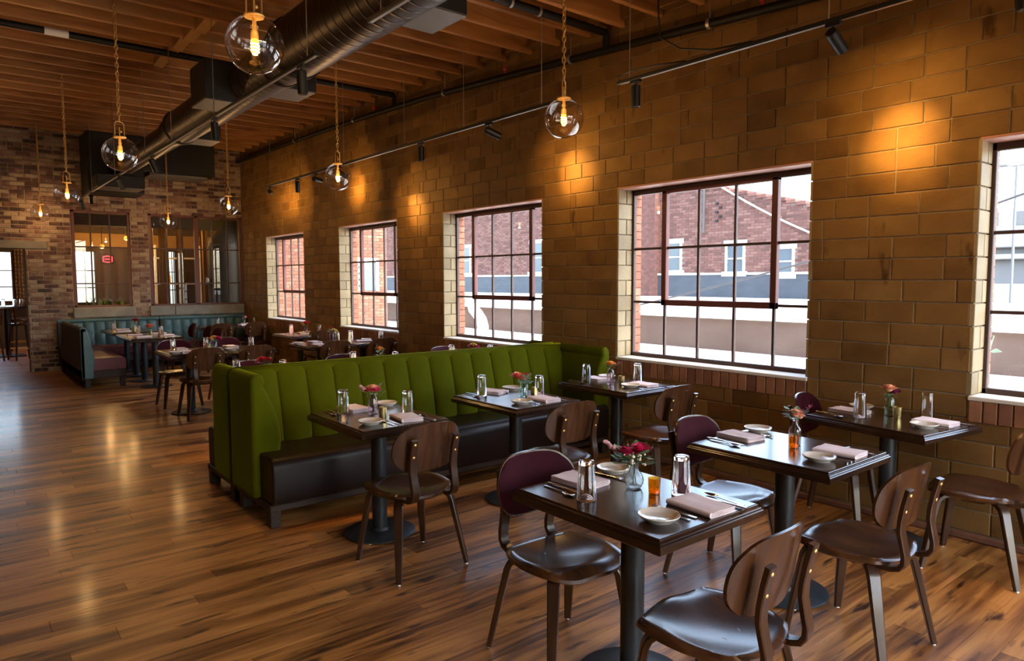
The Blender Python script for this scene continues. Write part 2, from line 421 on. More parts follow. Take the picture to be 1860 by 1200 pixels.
# ------------------------------------------------------------ room sizes
W = 4.80; FY = 14.75; BY = -3.6; LX = -3.4
SILL = .885; HEAD = 2.43; CO = .14
PROF = [(-4, 3.28), (0, 3.55), (3.88, 3.80), (5.5, 3.905), (7.8, 4.045), (9.5, 4.095), (11, 4.13), (15, 4.18)]
def jz(y):
    for (a, za), (b, zb) in zip(PROF, PROF[1:]):
        if y <= b: return za+(zb-za)*(y-a)/(b-a)
    return PROF[-1][1]
WINS = [(-.36, 1.51), (2.54, 4.38), (5.42, 7.27), (8.39, 10.21), (11.58, 13.39)]
HIDWIN = (-3.2, -1.36)
def inwin(y):
    return any(a-.01 < y < b+.01 for a, b in WINS+[HIDWIN])

# ---------------- floor: planks run across the room
floor = struct('floor', MB().box(LX, W+.3, BY, FY+.35, -.06, -.022), M['subfloor'])
planks = []
PW = .133; y = BY; r = 0
while y < FY+.3:
    x = LX - rng.random()*1.4
    y1 = min(y+PW, FY+.34)
    while x < W:
        L = rng.choice((.55, .8, 1.1, 1.4, 1.7, 2.1))*(.9+.2*rng.random()); x1 = min(x+L, W+.02)
        if x1 > LX: planks.append((max(x, LX)+.0006, x1-.0006, y+.0006, y1-.0006, -.021, 0.0 - rng.random()*.0004))
        x = x1
    y += PW
lay(planks, floor, 'plank', M['floor'], .0009, 'far_planks', 300)

# ---------------- window wall
wr = MB()
segs = []; prev = BY-.2
for a, b in sorted([HIDWIN]+WINS):
    segs.append((prev, a)); prev = b
segs.append((prev, FY+.35))
for a, b in segs: wr.box(W+.006, W+.20, a, b, -.05, 4.75)
for a, b in WINS+[HIDWIN]:
    wr.box(W+.006, W+.20, a, b, -.05, SILL-.02); wr.box(W+.006, W+.20, a, b, HEAD, 4.75)
wall_right = struct('wall_right', wr, M['mortar'])
# outer brick leaf
out = MB()
for a, b in segs: out.box(W+.20, W+.31, a+.0, b, -3.0, 5.1)
for a, b in WINS+[HIDWIN]:
    out.box(W+.20, W+.31, a, b, -3.0, SILL-.04); out.box(W+.20, W+.31, a, b, HEAD, 5.1)
out.build('outer_brick_leaf', M['brick_out'], wall_right)
blocks = []
z = SILL-CO*6-.045
row = 0
zs = []
zz = HEAD
while zz > 0.03: zs.append(max(zz-CO, .0)); zz -= CO
zz = HEAD
while zz < 4.45: zs.append(zz); zz += CO
MJ = .0075
for z0 in sorted(zs):
    z1 = z0+CO; k = round((z0-HEAD)/CO)
    if z0 == 0: z1 = min(q for q in zs if q > 0)
    y = BY + (.0 if k % 2 else .155)-.3
    while y < FY:
        L = .31 if rng.random() < .86 else rng.choice((.155, .075, .23))
        a, b = max(y, BY), min(y+L, FY); y += L
        if b-a < .03: continue
        zm = (z0+z1)/2
        cut = [(a, b)]
        if SILL-.03 < zm < HEAD or SILL-.15 < zm < SILL:
            grow = 0.0
            for wa, wb in WINS+[HIDWIN]:
                nc = []
                for p, q in cut:
                    if q <= wa or p >= wb: nc.append((p, q)); continue
                    if p < wa-.03: nc.append((p, wa))
                    if q > wb+.03: nc.append((wb, q))
                cut = nc
        for p, q in cut:
            pr_ = rng.random()*.004
            blocks.append((W-pr_, W+.03, p+MJ/2, q-MJ/2, z0+MJ/2, z1-MJ/2))
lay(blocks, wall_right, 'clay_block', M['tile'], .004, 'far_clay_blocks', 300)
# reveals (buff tile ends with daylight painted in), rowlock bricks, sills, lintels
reveal = []
row_b = []
for a, b in WINS:
    for z0 in [HEAD-CO*i for i in range(1, 12)]:
        for s, yy in ((1, b), (-1, a)):
            t0, t1 = (yy-.012, yy+.02) if s > 0 else (yy-.02, yy+.012)
            i = round((HEAD-z0)/CO)
            xs = [(W+.0, W+.105), (W+.112, W+.185)] if i % 2 else [(W, W+.185)]
            for p, q in xs: reveal.append((p, q, t0, t1, max(z0, SILL)+MJ/2, z0+CO-MJ/2))
    n = int((b-a)/.077)
    for i in range(n):
        y0 = a+(b-a)*i/n
        row_b.append((W-.006-rng.random()*.004, W+.03, y0+.004, y0+(b-a)/n-.004, SILL-CO-.012, SILL-.024))
lay(reveal, wall_right, 'reveal_tile', M['tile_daylit'], .003, 'far_reveal_tiles', 200)
lay(row_b, wall_right, 'rowlock_brick', M['brick_rowlock'], .003, 'far_rowlock_bricks', 130)
outer = []
for a, b in WINS:
    z = SILL-.04
    while z < HEAD:
        for t0, t1 in ((b-.012, b+.03), (a-.03, a+.012)): outer.append((W+.228, W+.318, t0, t1, z+.004, min(z+.071, HEAD)))
        z += .075
lay(outer, wall_right, 'reveal_brick', M['brick_out'], .003, 'far_reveal_bricks', 130)
for i, (a, b) in enumerate(WINS):
    MB().cbox(W-.012, W+.20, a-.004, b+.004, SILL-.022, SILL+.003, .004).build('window_sill', M['sill'], wall_right)
    MB().cbox(W-.003, W+.195, a, b, HEAD-.012, HEAD+.004, .003).build('steel_lintel', M['lintel'], wall_right)
MB().cbox(W-.02, W+.03, BY, FY, 0, .045, .01).build('mortar_curb', M['brick_rowlock'], wall_right)

# ---------------- steel windows, 5 x 3 panes with a pivoting vent over the middle
XF = W+.205
def steel_window(n, a, b, detail=True):
    root = bpy.data.objects.new('window_%d' % n, None); COL.objects.link(root); root['kind'] = 'structure'
    z0, z1 = SILL+.003, HEAD-.005; d = b-a; f = .034
    mb = MB()
    mb.cbox(XF-.02, XF+.02, a, a+f, z0, z1, .004); mb.cbox(XF-.02, XF+.02, b-f, b, z0, z1, .004)
    mb.cbox(XF-.02, XF+.02, a, b, z0, z0+f, .004); mb.cbox(XF-.02, XF+.02, a, b, z1-f-.02, z1, .004)
    mb.build('window_frame', M['sash'], root)
    ys = [a+f+(d-2*f)*q for q in (0, .2, .4, .6, .8, 1)]
    H = (z1-z0-.02-2*f); zr = [z0+f, z0+f+H*.325, z0+f+H*.66, z1-f-.02]
    m_ = .011
    for i in range(1, 5): MB().cbox(XF-.013, XF+.013, ys[i]-m_, ys[i]+m_, zr[0], zr[1], .003).build('muntin', M['sash'], root)
    for i in (2, 3): MB().cbox(XF-.013, XF+.013, ys[i]-m_, ys[i]+m_, zr[1], zr[3], .003).build('muntin', M['sash'], root)
    for k in (1, 2): MB().cbox(XF-.012, XF+.014, a+f, b-f, zr[k]-m_, zr[k]+m_, .003).build('muntin', M['sash'], root)
    v = MB(); e = .026
    v.cbox(XF-.03, XF+.02, ys[1]-e, ys[1]+e, zr[1]-e, zr[3]+.01, .004); v.cbox(XF-.03, XF+.02, ys[4]-e, ys[4]+e, zr[1]-e, zr[3]+.01, .004)
    v.cbox(XF-.03, XF+.02, ys[1]-e, ys[4]+e, zr[1]-e, zr[1]+e, .004); v.cbox(XF-.03, XF+.02, ys[1]-e, ys[4]+e, zr[3]-e*.6, zr[3]+.012, .004)
    v.build('vent_frame', M['steel_red'], root)
    for i in range(5):
        for k in range(3):
            p = MB().box(XF-.002, XF+.002, ys[i], ys[i+1], zr[k], zr[k+1])
            p.build('pane', M['pane'], root)
    return root
for i, (a, b) in enumerate(WINS): steel_window(i+1, a, b)
steel_window(6, *HIDWIN)

# ---------------- other walls of the room (left, back) and the brick end wall
lw = MB()
LWIN = [(-2.6, -.8), (.6, 2.4), (3.8, 5.6)]
lw.box(LX-.3, LX, BY, FY+.3, 0, 4.8)
struct('wall_left', lw, M['tile'])
bw = MB()
BWIN = [(.5, 2.5), (2.7, 4.6)]; xp = LX
for p, q in BWIN:
    bw.box(xp, p, BY-.3, BY, 0, 4.8); bw.box(p, q, BY-.3, BY, 0, .25); bw.box(p, q, BY-.3, BY, 3.3, 4.8); xp = q
bw.box(xp, W+.3, BY-.3, BY, 0, 4.8)
struct('wall_back', bw, M['tile'])
for i, (p, q) in enumerate(BWIN):
    root = bpy.data.objects.new('window_%d' % (20+i), None); COL.objects.link(root); root['kind'] = 'structure'
    m = MB()
    m.cbox(p, p+.05, BY-.2, BY-.14, .25, 3.3, .004); m.cbox(q-.05, q, BY-.2, BY-.14, .25, 3.3, .004)
    m.cbox(p, q, BY-.2, BY-.14, .25, .3, .004); m.cbox(p, q, BY-.2, BY-.14, 3.25, 3.3, .004)
    m.build('window_frame', M['sash'], root)
    for k in range(1, 4):
        x_ = p+(q-p)*k/4; MB().cbox(x_-.012, x_+.012, BY-.19, BY-.15, .25, 3.3, .003).build('muntin', M['sash'], root)
    for zz in (1.25, 2.05): MB().cbox(p, q, BY-.188, BY-.152, zz-.012, zz+.012, .003).build('muntin', M['sash'], root)
    MB().box(p, q, BY-.172, BY-.168, .45, 2.9).build('pane', M['pane'], root)
DX0, DX1, DZ = -.75, 1.10, 2.16
WA = (1.79, 2.74); WB = (3.05, 4.79); WZ0, WZ1 = 1.12, 2.90
fw = MB(); y0, y1 = FY+.018, FY+.3
fw.box(LX, DX0, y0, y1, 0, 4.7); fw.box(DX0, DX1, y0, y1, DZ, 4.7); fw.box(DX1, WA[0], y0, y1, 0, 4.7)
fw.box(WA[0], WA[1], y0, y1, 0, WZ0); fw.box(WA[0], WA[1], y0, y1, WZ1, 4.7); fw.box(WA[1], WB[0], y0, y1, 0, 4.7)
fw.box(WB[0], W+.02, y0, y1, 0, WZ0); fw.box(WB[0], W+.02, y0, y1, WZ1, 4.7)
wall_far = struct('wall_far', fw, M['brick_mortar'])
bricks = []
BL, BH, BJ = .216, .0735, .017
z = 0.0; k = 0
while z < 4.22:
    x = LX-(.106 if k % 2 else 0)
    while x < W:
        a, b = max(x, LX), min(x+BL, W); x += BL
        if k % 6 == 5 and rng.random() < .9: b = a+BL/2; x = b
        zm = z+BH/2; cut = [(a, b)]
        holes = []
        if zm < DZ+.14: holes.append((DX0, DX1 if zm < DZ else 1.42))
        if WZ0-.20 < zm < WZ1: holes += [WA, WB]
        for p0, p1 in holes:
            nc = []
            for p, q in cut:
                if q <= p0 or p >= p1: nc.append((p, q)); continue
                if p < p0-.02: nc.append((p, p0))
                if q > p1+.02: nc.append((p1, q))
            cut = nc
        for p, q in cut:
            if q-p > .03: bricks.append((p+BJ/2, q-BJ/2, FY-rng.random()*.006, FY+.03, z+BJ/2, z+BH-BJ/2))
    z += BH; k += 1
lay(bricks, wall_far, 'brick', M['brick'], .003, 'upper_bricks', 300)
MB().cbox(DX0-.3, 1.42, FY-.01, FY+.3, DZ, DZ+.14, .01).build('door_lintel', M['concrete'], wall_far)
for a, b in ((1.77, 2.78), (3.02, 3.46), (3.465, 4.79)):
    MB().cbox(a, b, FY-.05, FY+.3, WZ0-.19, WZ0, .012).build('concrete_sill', M['concrete'], wall_far)
# steel partition windows in the end wall
def partition(n, a, b, heavy, thin, rows):
    root = bpy.data.objects.new('window_%d' % n, None); COL.objects.link(root); root['kind'] = 'structure'
    yf = FY+.07
    m = MB(); f = .05
    m.cbox(a, a+f*1.2, yf-.03, yf+.03, WZ0, WZ1, .004); m.cbox(b-f*.8, b, yf-.03, yf+.03, WZ0, WZ1, .004)
    m.cbox(a, b, yf-.03, yf+.03, WZ1-.06, WZ1, .004); m.cbox(a, b, yf-.03, yf+.03, WZ0, WZ0+.03, .004)
    m.build('window_frame', M['steel_red'], root)
    for x in heavy: MB().cbox(x-.04, x+.04, yf-.03, yf+.03, WZ0, WZ1, .004).build('mullion', M['steel_red'], root)
    for x in thin: MB().cbox(x-.012, x+.012, yf-.015, yf+.015, WZ0, WZ1, .003).build('muntin', M['sash'], root)
    for zz in rows: MB().cbox(a, b, yf-.014, yf+.014, zz-.011, zz+.011, .003).build('muntin', M['sash'], root)
    xs = sorted([a]+list(heavy)+list(thin)+[b]); zs_ = [WZ0]+list(rows)+[WZ1]
    for i in range(len(xs)-1):
        for j in range(len(zs_)-1):
            MB().box(xs[i], xs[i+1], yf-.003, yf+.003, zs_[j], zs_[j+1]).build('pane', M['pane_in'], root)
partition(7, WA[0], WA[1], (), (2.10, 2.41), (1.55, 2.22))
partition(8, WB[0], WB[1], (3.92,), (3.36, 3.63, 4.22, 4.51), (1.55, 2.22))

# ---------------- ceiling: joists across the room under deck boards that run along it
cm = MB(); ys = [BY-.2+i*.5 for i in range(38)]
for i in range(len(ys)-1):
    a, b = ys[i], min(ys[i+1], FY+.3); za, zb = jz(a)+.29, jz(b)+.29
    if a >= b: break
    cm.add([(LX,a,za),(W+.2,a,za),(W+.2,b,zb),(LX,b,zb),(LX,a,za+.2),(W+.2,a,za+.2),(W+.2,b,zb+.2),(LX,b,zb+.2)],
           [(3,2,1,0),(4,5,6,7),(0,1,5,4),(1,2,6,5),(2,3,7,6),(3,0,4,7)])
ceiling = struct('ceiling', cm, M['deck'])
dk = MB(); x = LX
while x < W:
    x1 = min(x+.138, W)
    vs = []; fs = []
    Y_ = [BY+i*.75 for i in range(25) if BY+i*.75 < FY]+[FY]
    for i, yy in enumerate(Y_):
        zt = jz(yy)+.262
        vs += [(x+.004, yy, zt), (x1-.004, yy, zt), (x1-.004, yy, zt+.03), (x+.004, yy, zt+.03)]
    for i in range(len(Y_)-1):
        o = i*4
        fs += [(o, o+1, o+5, o+4), (o+1, o+2, o+6, o+5), (o+3, o, o+4, o+7)]
    dk.add(vs, fs); x = x1
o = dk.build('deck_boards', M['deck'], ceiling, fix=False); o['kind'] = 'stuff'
JP = .42
JY = [5.16+JP*k for k in range(-20, 23)]
for yj in JY:
    if not BY < yj < FY-.05: continue
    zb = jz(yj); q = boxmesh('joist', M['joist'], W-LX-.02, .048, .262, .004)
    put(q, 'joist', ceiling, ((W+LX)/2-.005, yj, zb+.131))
for k in range(4, 10):
    yj = 5.16+JP*k
    if k == 9: continue
    a = MB().cbox(-.05, .05, -.186, .186, -.05, .05, .004)
    a.build('bridging_block', M['joist_new'], ceiling, loc=(2.02, yj+JP/2, jz(yj+.21)+.03), rot=(radians(-3), radians(8), 0))
# joist end pockets: short ledger blocks on the wall between the joists
for yj in JY:
    if -1 < yj < FY-.4:
        put(boxmesh('wall_plate', M['tile'], .10, JP-.06, .20, .006), 'wall_plate', ceiling, (W-.04, yj+JP/2, jz(yj+.2)+.16))

# ------------------------------------------------------------ back room seen through the end wall
BR0, BR1, BRY = -3.2, 8.4, 20.4
bwins = [(.15, 1.26, 1.10, 2.31), (2.50, 2.98, 1.03, 2.36), (4.66, 4.86, .90, 2.40), (4.96, 5.14, .90, 1.55), (5.58, 6.02, .88, 2.55)]
wb_ = MB(); xp = BR0
for a, b, z0, z1 in bwins:
    wb_.box(xp, a, BRY, BRY+.3, -.05, 4.4); wb_.box(a, b, BRY, BRY+.3, -.05, z0); wb_.box(a, b, BRY, BRY+.3, z1, 4.4); xp = b
wb_.box(xp, BR1, BRY, BRY+.3, -.05, 4.4)
struct('wall_back_room', wb_, M['plaster_dark'])
for i, (a, b, z0, z1) in enumerate(bwins):
    root = bpy.data.objects.new('window_%d' % (9+i), None); COL.objects.link(root); root['kind'] = 'structure'
    m = MB()
    m.cbox(a, a+.03, BRY-.02, BRY+.06, z0, z1, .004); m.cbox(b-.03, b, BRY-.02, BRY+.06, z0, z1, .004)
    m.cbox(a, b, BRY-.02, BRY+.06, z0, z0+.03, .004); m.cbox(a, b, BRY-.02, BRY+.06, z1-.03, z1, .004)
    m.build('window_frame', M['sash'], root)
    for q in (.3, .62): MB().cbox(a, b, BRY, BRY+.03, z0+(z1-z0)*q-.012, z0+(z1-z0)*q+.012, .003).build('muntin', M['sash'], root)
    MB().cbox((a+b)/2-.01, (a+b)/2+.01, BRY, BRY+.03, z0, z1, .003).build('muntin', M['sash'], root)
    MB().box(a, b, BRY+.012, BRY+.016, z0, z1).build('pane', M['pane'], root)
struct('floor_back_room', MB().box(BR0, BR1, FY+.35, BRY, -.06, 0), M['floor'])
struct('ceiling_back_room', MB().box(BR0-.3, BR1+.3, FY+.3, BRY+.3, 3.55, 3.75), M['joist'])
struct('wall_side_room', MB().box(BR1-.02, BR1+.1, FY+.86, BRY+.3, -.05, 4.4), M['plaster_dark'])
struct('wall_west_room', MB().box(BR0-.2, BR0, FY+.3, BRY+.3, -.05, 4.4), M['plaster_dark'])
struct('beam_back_room', MB().cbox(-1, 7.5, 17.2, 17.45, 2.78, 3.02, .01), M['plaster_dark'])
struct('trim_back_room', MB().cbox(BR0, BR1, BRY-.03, BRY, 2.45, 2.80, .01), M['plaster_warm'])
# ------------------------------------------------------------ exterior
def brickface(mb, x0, x1, z0, z1, y, wallaxis='y', bl=.22, bh=.075, j=.012, keep=None):
    """course bricks on a plane; wallaxis 'y': plane y=const facing -Y, 'x': plane x=const facing -X"""
    z = z0; k = 0
    while z < z1:
        x = x0-(bl/2 if k % 2 else 0)
        while x < x1:
            a, b = max(x, x0), min(x+bl, x1); x += bl
            if b-a > .03 and (keep is None or keep((a+b)/2, z+bh/2)):
                if wallaxis == 'y': mb.cbox(a+j/2, b-j/2, y-.012, y+.02, z+j/2, z+bh-j/2, .003)
                else: mb.cbox(y-.012, y+.02, a+j/2, b-j/2, z+j/2, z+bh-j/2, .003)
        z += bh; k += 1
# annex holding the back room: sunlit brick end
an = thing('annex', 'sunlit orange brick annex with grey pipes seen through the two farthest wall windows', 'building', (5.12, 15.6, 0))
MB().box(0, 3.5, .012, .25, -3, 5.6).build('brick_wall', M['mortar_far'], an)
MB().box(3.25, 3.5, .25, 5.2, -3, 5.6).build('side_wall', M['brick_out'], an)
bb = MB(); brickface(bb, 0, 3.5, .3, 3.6, .012, 'y', keep=lambda x, z: not (2.66 < x < 3.22 and 1.35 < z < 2.1))
o = bb.build('wall_bricks', M['brick_out'], an, fix=False); o['kind'] = 'stuff'
MB().cbox(-.05, 3.55, -.06, .3, 5.55, 5.7, .01).build('coping', M['white_metal'], an)
for x in (1.45, 1.95): MB().tube([(x, -.06, -1), (x, -.06, 4.6)], .05, 10).build('pipe', M['grey_metal'], an)
wf = MB(); wf.cbox(2.62, 3.26, -.03, .1, 2.06, 2.14, .005); wf.cbox(2.62, 2.70, -.03, .1, 1.33, 2.1, .005); wf.cbox(3.18, 3.26, -.03, .1, 1.33, 2.1, .005)
fr = wf.build('window_frame', M['white_metal'], an)
MB().box(2.70, 3.18, .0, .02, 1.33, 2.07).build('window_pane', M['dark_glass'], fr)
# low white roof next door, stucco parapet wall, upper white roof
struct('roof_low', MB().box(5.11, 11.0, -14, 36, .05, .30), M['white_roof'])
pw = thing('parapet_wall', 'brown stucco parapet wall with white metal coping beyond the low white roof', 'wall', (11, 6, .3))
MB().box(0, .3, -20, 30, -.25, .60).build('stucco_face', M['stucco'], pw)
MB().cbox(-.10, .36, -20, 30, .58, .80, .02).build('coping', M['white_metal'], pw)
struct('roof_upper', MB().box(11.3, 18, -14, 42, .9, 1.06), M['white_roof'])
hv = thing('roof_vent', 'white bent roof vent pipe standing on the low white roof by the parapet', 'vent', (9.6, 12.9, .3))
MB().tube([(0, 0, 0), (0, 0, .22), (.02, .10, .38), (.05, .30, .52), (.07, .46, .60), (.07, .5, .72)], .13, 14).build('pipe', M['white_metal'], hv, smooth=True)
MB().lathe([(0, .0), (.22, 0), (.2, .05), (.11, .12)], 14).build('flashing_boot', M['white_metal'], hv)
# brick building
bd = thing('brick_building', 'long weathered red brick building with raked parapet beyond the white roofs', 'building', (18, 8, 0))
def top_at(y): return 4.45 if y > 12.9 else 3.05+(y-7.5)*(4.4-3.05)/(12.9-7.5)
wm = MB(); poly = [(-.4, 1.06), (34, 1.06), (34, 6.2), (11, 6.2), (11, 4.45), (4.9, 4.45), (-.4, 3.05)]
wm.prism(poly, 0, .012, .5)
wm.build('brick_wall', M['mortar_far'], bd)
wins_b = [(2.0, 2.46, 1.75, 2.42), (3.52, 4.10, 1.82, 2.58), (5.75, 6.30, 1.88, 2.72), (9.0, 9.6, 1.9, 2.8), (12.3, 13.0, 1.9, 3.0), (17.1, 18.0, 1.9, 3.0)]
bb = MB()
brickface(bb, -.4, 31, 1.75, 6.1, .012, 'x', .24, .08, .014,
          keep=lambda y, z: z < (3.0+(y+.5)*(4.4-3.05)/5.4 if y < 4.9 else 4.4 if y < 11 else 6.1) and not any(a-.05 < y < b+.05 and c-.06 < z < d+.06 for a, b, c, d in wins_b))
o = bb.build('wall_bricks', M['brick_far'], bd, fix=False); o['kind'] = 'stuff'
MB().box(-.06, .02, -.4, 34, 1.06, 1.75).build('flashing_band', M['flash_band'], bd)
MB().cbox(-.09, .02, -.4, 34, 1.73, 1.79, .005).build('flashing_cap', M['white_metal'], bd)
for a, b, c, d in wins_b:
    wb0 = MB(); wb0.cbox(-.03, .05, a-.04, a+.03, c, d, .005); wb0.cbox(-.03, .05, b-.03, b+.04, c, d, .005); wb0.cbox(-.03, .05, a, b, (c+d)/2-.02, (c+d)/2+.02, .004)
    f_ = wb0.build('window_frame', M['white_metal'], bd)
    MB().box(.0, .02, a, b, c, d).build('window_pane', M['dark_glass'], f_)
    MB().cbox(-.08, .03, a-.12, b+.12, c-.14, c, .01).build('window_sill', M['white_metal'], bd)
    MB().cbox(-.03, .03, a-.1, b+.1, d, d+.16, .01).build('window_lintel', M['far_concrete'], bd)
mb = MB()
n_ = 18
for i in range(n_):
    y0 = -.4+(5.3)*i/n_; y1 = -.4+5.3*(i+1)/n_
    z_ = 3.05+(y0+.5)*(4.4-3.05)/5.4
    mb.cbox(-.05, .55, y0, y1-.01, z_, z_+.1, .01)
mb.cbox(-.05, .55, 4.9, 11, 4.42, 4.54, .01)
o = mb.build('coping_tiles', M['brick_far'], bd); o['kind'] = 'stuff'
MB().box(-.25, .02, 6.6, 7.25, 1.06, 4.4).build('chimney_breast', M['brick_far'], bd)
MB().tube([(-.10, 4.86, 3.0), (-.10, 4.86, 4.75)], .035, 8).build('conduit', M['cable_dark'], bd)
for q in range(5): MB().cbox(-.08, 0, 4.4-.12*(q % 2), 4.48-.12*(q % 2), 3.3+.13*q, 3.36+.13*q, .01).build('wall_anchor', M['black'], bd)
def sag(p, q, s, n=14):
    p, q = Vector(p), Vector(q)
    return [tuple(p.lerp(q, i/n)-Vector((0, 0, s*4*(i/n)*(1-i/n)))) for i in range(n+1)]
tag(MB().tube(sag((17.93, 12.86, 4.70), (17.93, 7.75, 2.15), .22), .028, 6).build('utility_cable', M['cable_white'], smooth='all'), 'thick white cable sagging down across the red brick building', 'cable')
for y_, h_, l_ in ((10.25, .62, 'low'), (4.6, 2.0, 'middle'), (-2.2, 4.5, 'tall')):
    q = thing('cable_mast', l_+' dark mast holding a cable on the white roof before the brown parapet', 'mast', (10.8, y_, .30))
    MB().cyl((0, 0, 0), (0, 0, h_), .03, 10).build('pole', M['cable_dark'], q); MB().lathe([(0, 0), (.10, 0), (.10, .012), (.035, .03)], 12).build('foot', M['grey_metal'], q)
tag(MB().tube(sag((10.8, 10.22, .90), (10.8, 4.63, 2.16), .05), .016, 6).build('utility_cable', M['cable_dark'], smooth='all'), 'thin dark cable rising from left to right before the brown parapet wall', 'cable')
tag(MB().tube(sag((10.8, 4.57, 2.16), (10.8, -2.17, 4.72), .16), .016, 6).build('utility_cable', M['cable_dark'], smooth='all'), 'dark cable crossing the sky by the street lamp', 'cable')
# far white parking structure and lamp seen through the window nearest the camera
pk = thing('parking_structure', 'pale concrete parking structure with dark open decks far beyond the white roofs', 'building', (46, 8, 0))
for z0, z1 in ((-3, 1.3), (2.66, 2.95), (3.32, 5.5)): MB().cbox(0, 12, -26, 11, z0, z1, .05).build('deck_band', M['far_concrete'], pk)
MB().box(.5, 12, -26, 10.9, 1.2, 5.0).build('deck_void', M['far_grey'], pk)
for i in range(9): MB().box(-.05, .3, 5.4-i*1.75, 6.35-i*1.75, 4.55, 5.28).build('screen_panel', M['far_grey'], pk)
lp = thing('street_lamp', 'twin headed street lamp against the white sky', 'lamp', (40, 11.0, 0))
MB().cyl((0, 0, 0), (0, 0, 7.0), .06, 8).build('pole', M['far_grey'], lp)
for s in (-1, 1):
    MB().cyl((0, 0, 6.95), (-.1*s, .5*s, 7.03), .035, 6).build('arm', M['far_grey'], lp)
    MB().cbox(-.12, .12, -.27, .27, -.06, .06, .03).build('lamp_head', M['far_grey'], lp, loc=(-.1*s, .62*s, 7.03), rot=(0, 0, radians(10)))
pl0 = thing('weed', 'tall dry pale weed standing outside the nearest window', 'plant', (6.2, 2.0, .3))
for i in range(5):
    a = i*1.3; t_ = [(0, 0, 0), (.06*cos(a), .08*sin(a), .35), (.16*cos(a), .2*sin(a), .62+.06*i)]
    MB().tube(t_, .006, 5).build('stem', M['euc'], pl0)
    lf = MB()
    for q in range(5):
        p = Vector(t_[1]).lerp(Vector(t_[2]), q/4); b = a+q*2.1
        lf.add([tuple(p), tuple(p+Vector((.05*cos(b), .05*sin(b), .03))), tuple(p+Vector((.10*cos(b+.2), .10*sin(b+.2), .0))), tuple(p+Vector((.05*cos(b+.6), .05*sin(b+.6), -.01)))], [(0, 1, 2, 3)])
    lf.build('foliage', M['euc'], pl0, fix=False)
struct('ground_outside', MB().box(5.0, 150, -120, 150, -3.4, -3.0), M['asphalt'])

# ------------------------------------------------------------ duct
DXC, DZC = 2.44, 3.59
du = thing('duct', 'long bronze black round ventilation duct stepping down in size under the joists', 'duct', (DXC, 0, DZC))
def dseg(name, ya, yb, ra, rb, dz0=0, dz1=0, seams=0):
    pts = [(0, ya, dz0), (0, yb, dz1)]; rad = [ra, rb]
    MB().tube(pts, rad, 56).build(name, M['duct'], du, smooth=True)
dseg('pipe_section', -1.2, 5.95, .25, .25, 0, 0, 1)
dseg('reducer', 5.95, 6.30, .255, .213, 0, -.03)
dseg('pipe_section', 6.30, 9.75, .208, .208, -.03, -.03, 1)
dseg('reducer', 9.75, 10.1, .213, .168, -.03, -.05)
dseg('pipe_section', 10.1, 13.93, .163, .163, -.05, -.05, 1)
for y, r in ((5.93, .264), (6.3, .224), (9.73, .222), (10.1, .178)):
    MB().tube([(0, y-.02, -.03 if y > 6.2 else 0), (0, y+.02, -.03 if y > 6.2 else 0)], r, 40).build('collar', M['duct'], du, smooth=True)
for y, r in ((4.22, .252), (6.72, .21), (9.72, .21)):
    MB().cbox(.10, .42, y-.22, y+.22, -.19, .10, .006).build('diffuser_box', M['plenum'], du)
    MB().cbox(.105, .415, y-.215, y+.215, -.197, -.189, .002).build('grille', M['duct_box'], du)
MB().cbox(-.42, -.10, 7.15, 7.65, -.24, .14, .006).build('diffuser_box', M['plenum'], du)
MB().cbox(-.415, -.105, 7.155, 7.645, -.247, -.239, .002).build('grille', M['duct_box'], du)
MB().cbox(-.42, .30, 13.35, 13.94, -.42, -.215, .01).build('end_diffuser', M['plenum'], du)
MB().cbox(-.41, .29, 13.36, 13.93, -.43, -.42, .002).build('grille', M['duct_box'], du)
for y in (.9, 3.3, 7.9, 11.6):
    MB().cyl((-.12, y, .18), (-.12, y, jz(y)-DZC+.02), .006, 6).build('hanger_rod', M['grey_metal'], du)
ah = thing('air_handler', 'big black box shaped air handler on the end wall above the partition windows', 'air handler', (3.0, 14.2, 3.5))
MB().cbox(-.15, 1.08, -.22, .53, .06, .63, .01).build('casing', M['plenum'], ah)
MB().cbox(-1.02, -.15, -.25, .53, -.36, .66, .01).build('return_duct', M['plenum'], ah)
MB().cbox(-.05, .95, -.20, .42, .0, .05, .006).build('drip_tray', M['duct_box'], ah)
for x in (.0, .9): MB().cyl((x, .1, .6), (x, .1, jz(14.3)-3.5+.02), .008, 6).build('hanger_rod', M['grey_metal'], ah)

# ------------------------------------------------------------ sprinkler pipes
sp = thing('sprinkler_pipe', 'black sprinkler main running along the top of the window wall', 'pipe', (W-.1, 0, 0))
pts = [(0, y, jz(y)-.19) for y in (-3.2, 0, 1.5, 3, 4.5, 6, 7.5, 9, 10.5, 12, 14.6)]
MB().tube(pts, .034, 12).build('main_pipe', M['pipe_black'], sp, smooth='all')
for y in (2.15, 3.35, 4.9, 7.05, 9.4, 11.6):
    MB().tube([(0, y, jz(y)-.19), (0, y, jz(y)+.02)], .006, 6).build('hanger_rod', M['grey_metal'], sp)
    MB().tube([(0, y-.014, jz(y)-.19), (0, y+.014, jz(y)-.19)], .043, 12).build('clamp', M['grey_metal'], sp)
for y in (2.9, 5.9, 8.8):
    v = MB(); v.cyl((0, y, jz(y)-.19), (0, y, jz(y)-.12), .012, 8); v.lathe([(0, 0), (.02, .0), (.026, .02), (.012, .045), (.02, .05), (.0, .055)], 10, Matrix.Translation((0, y, jz(y)-.13)))
    v.build('valve', M['red_tag'], sp)
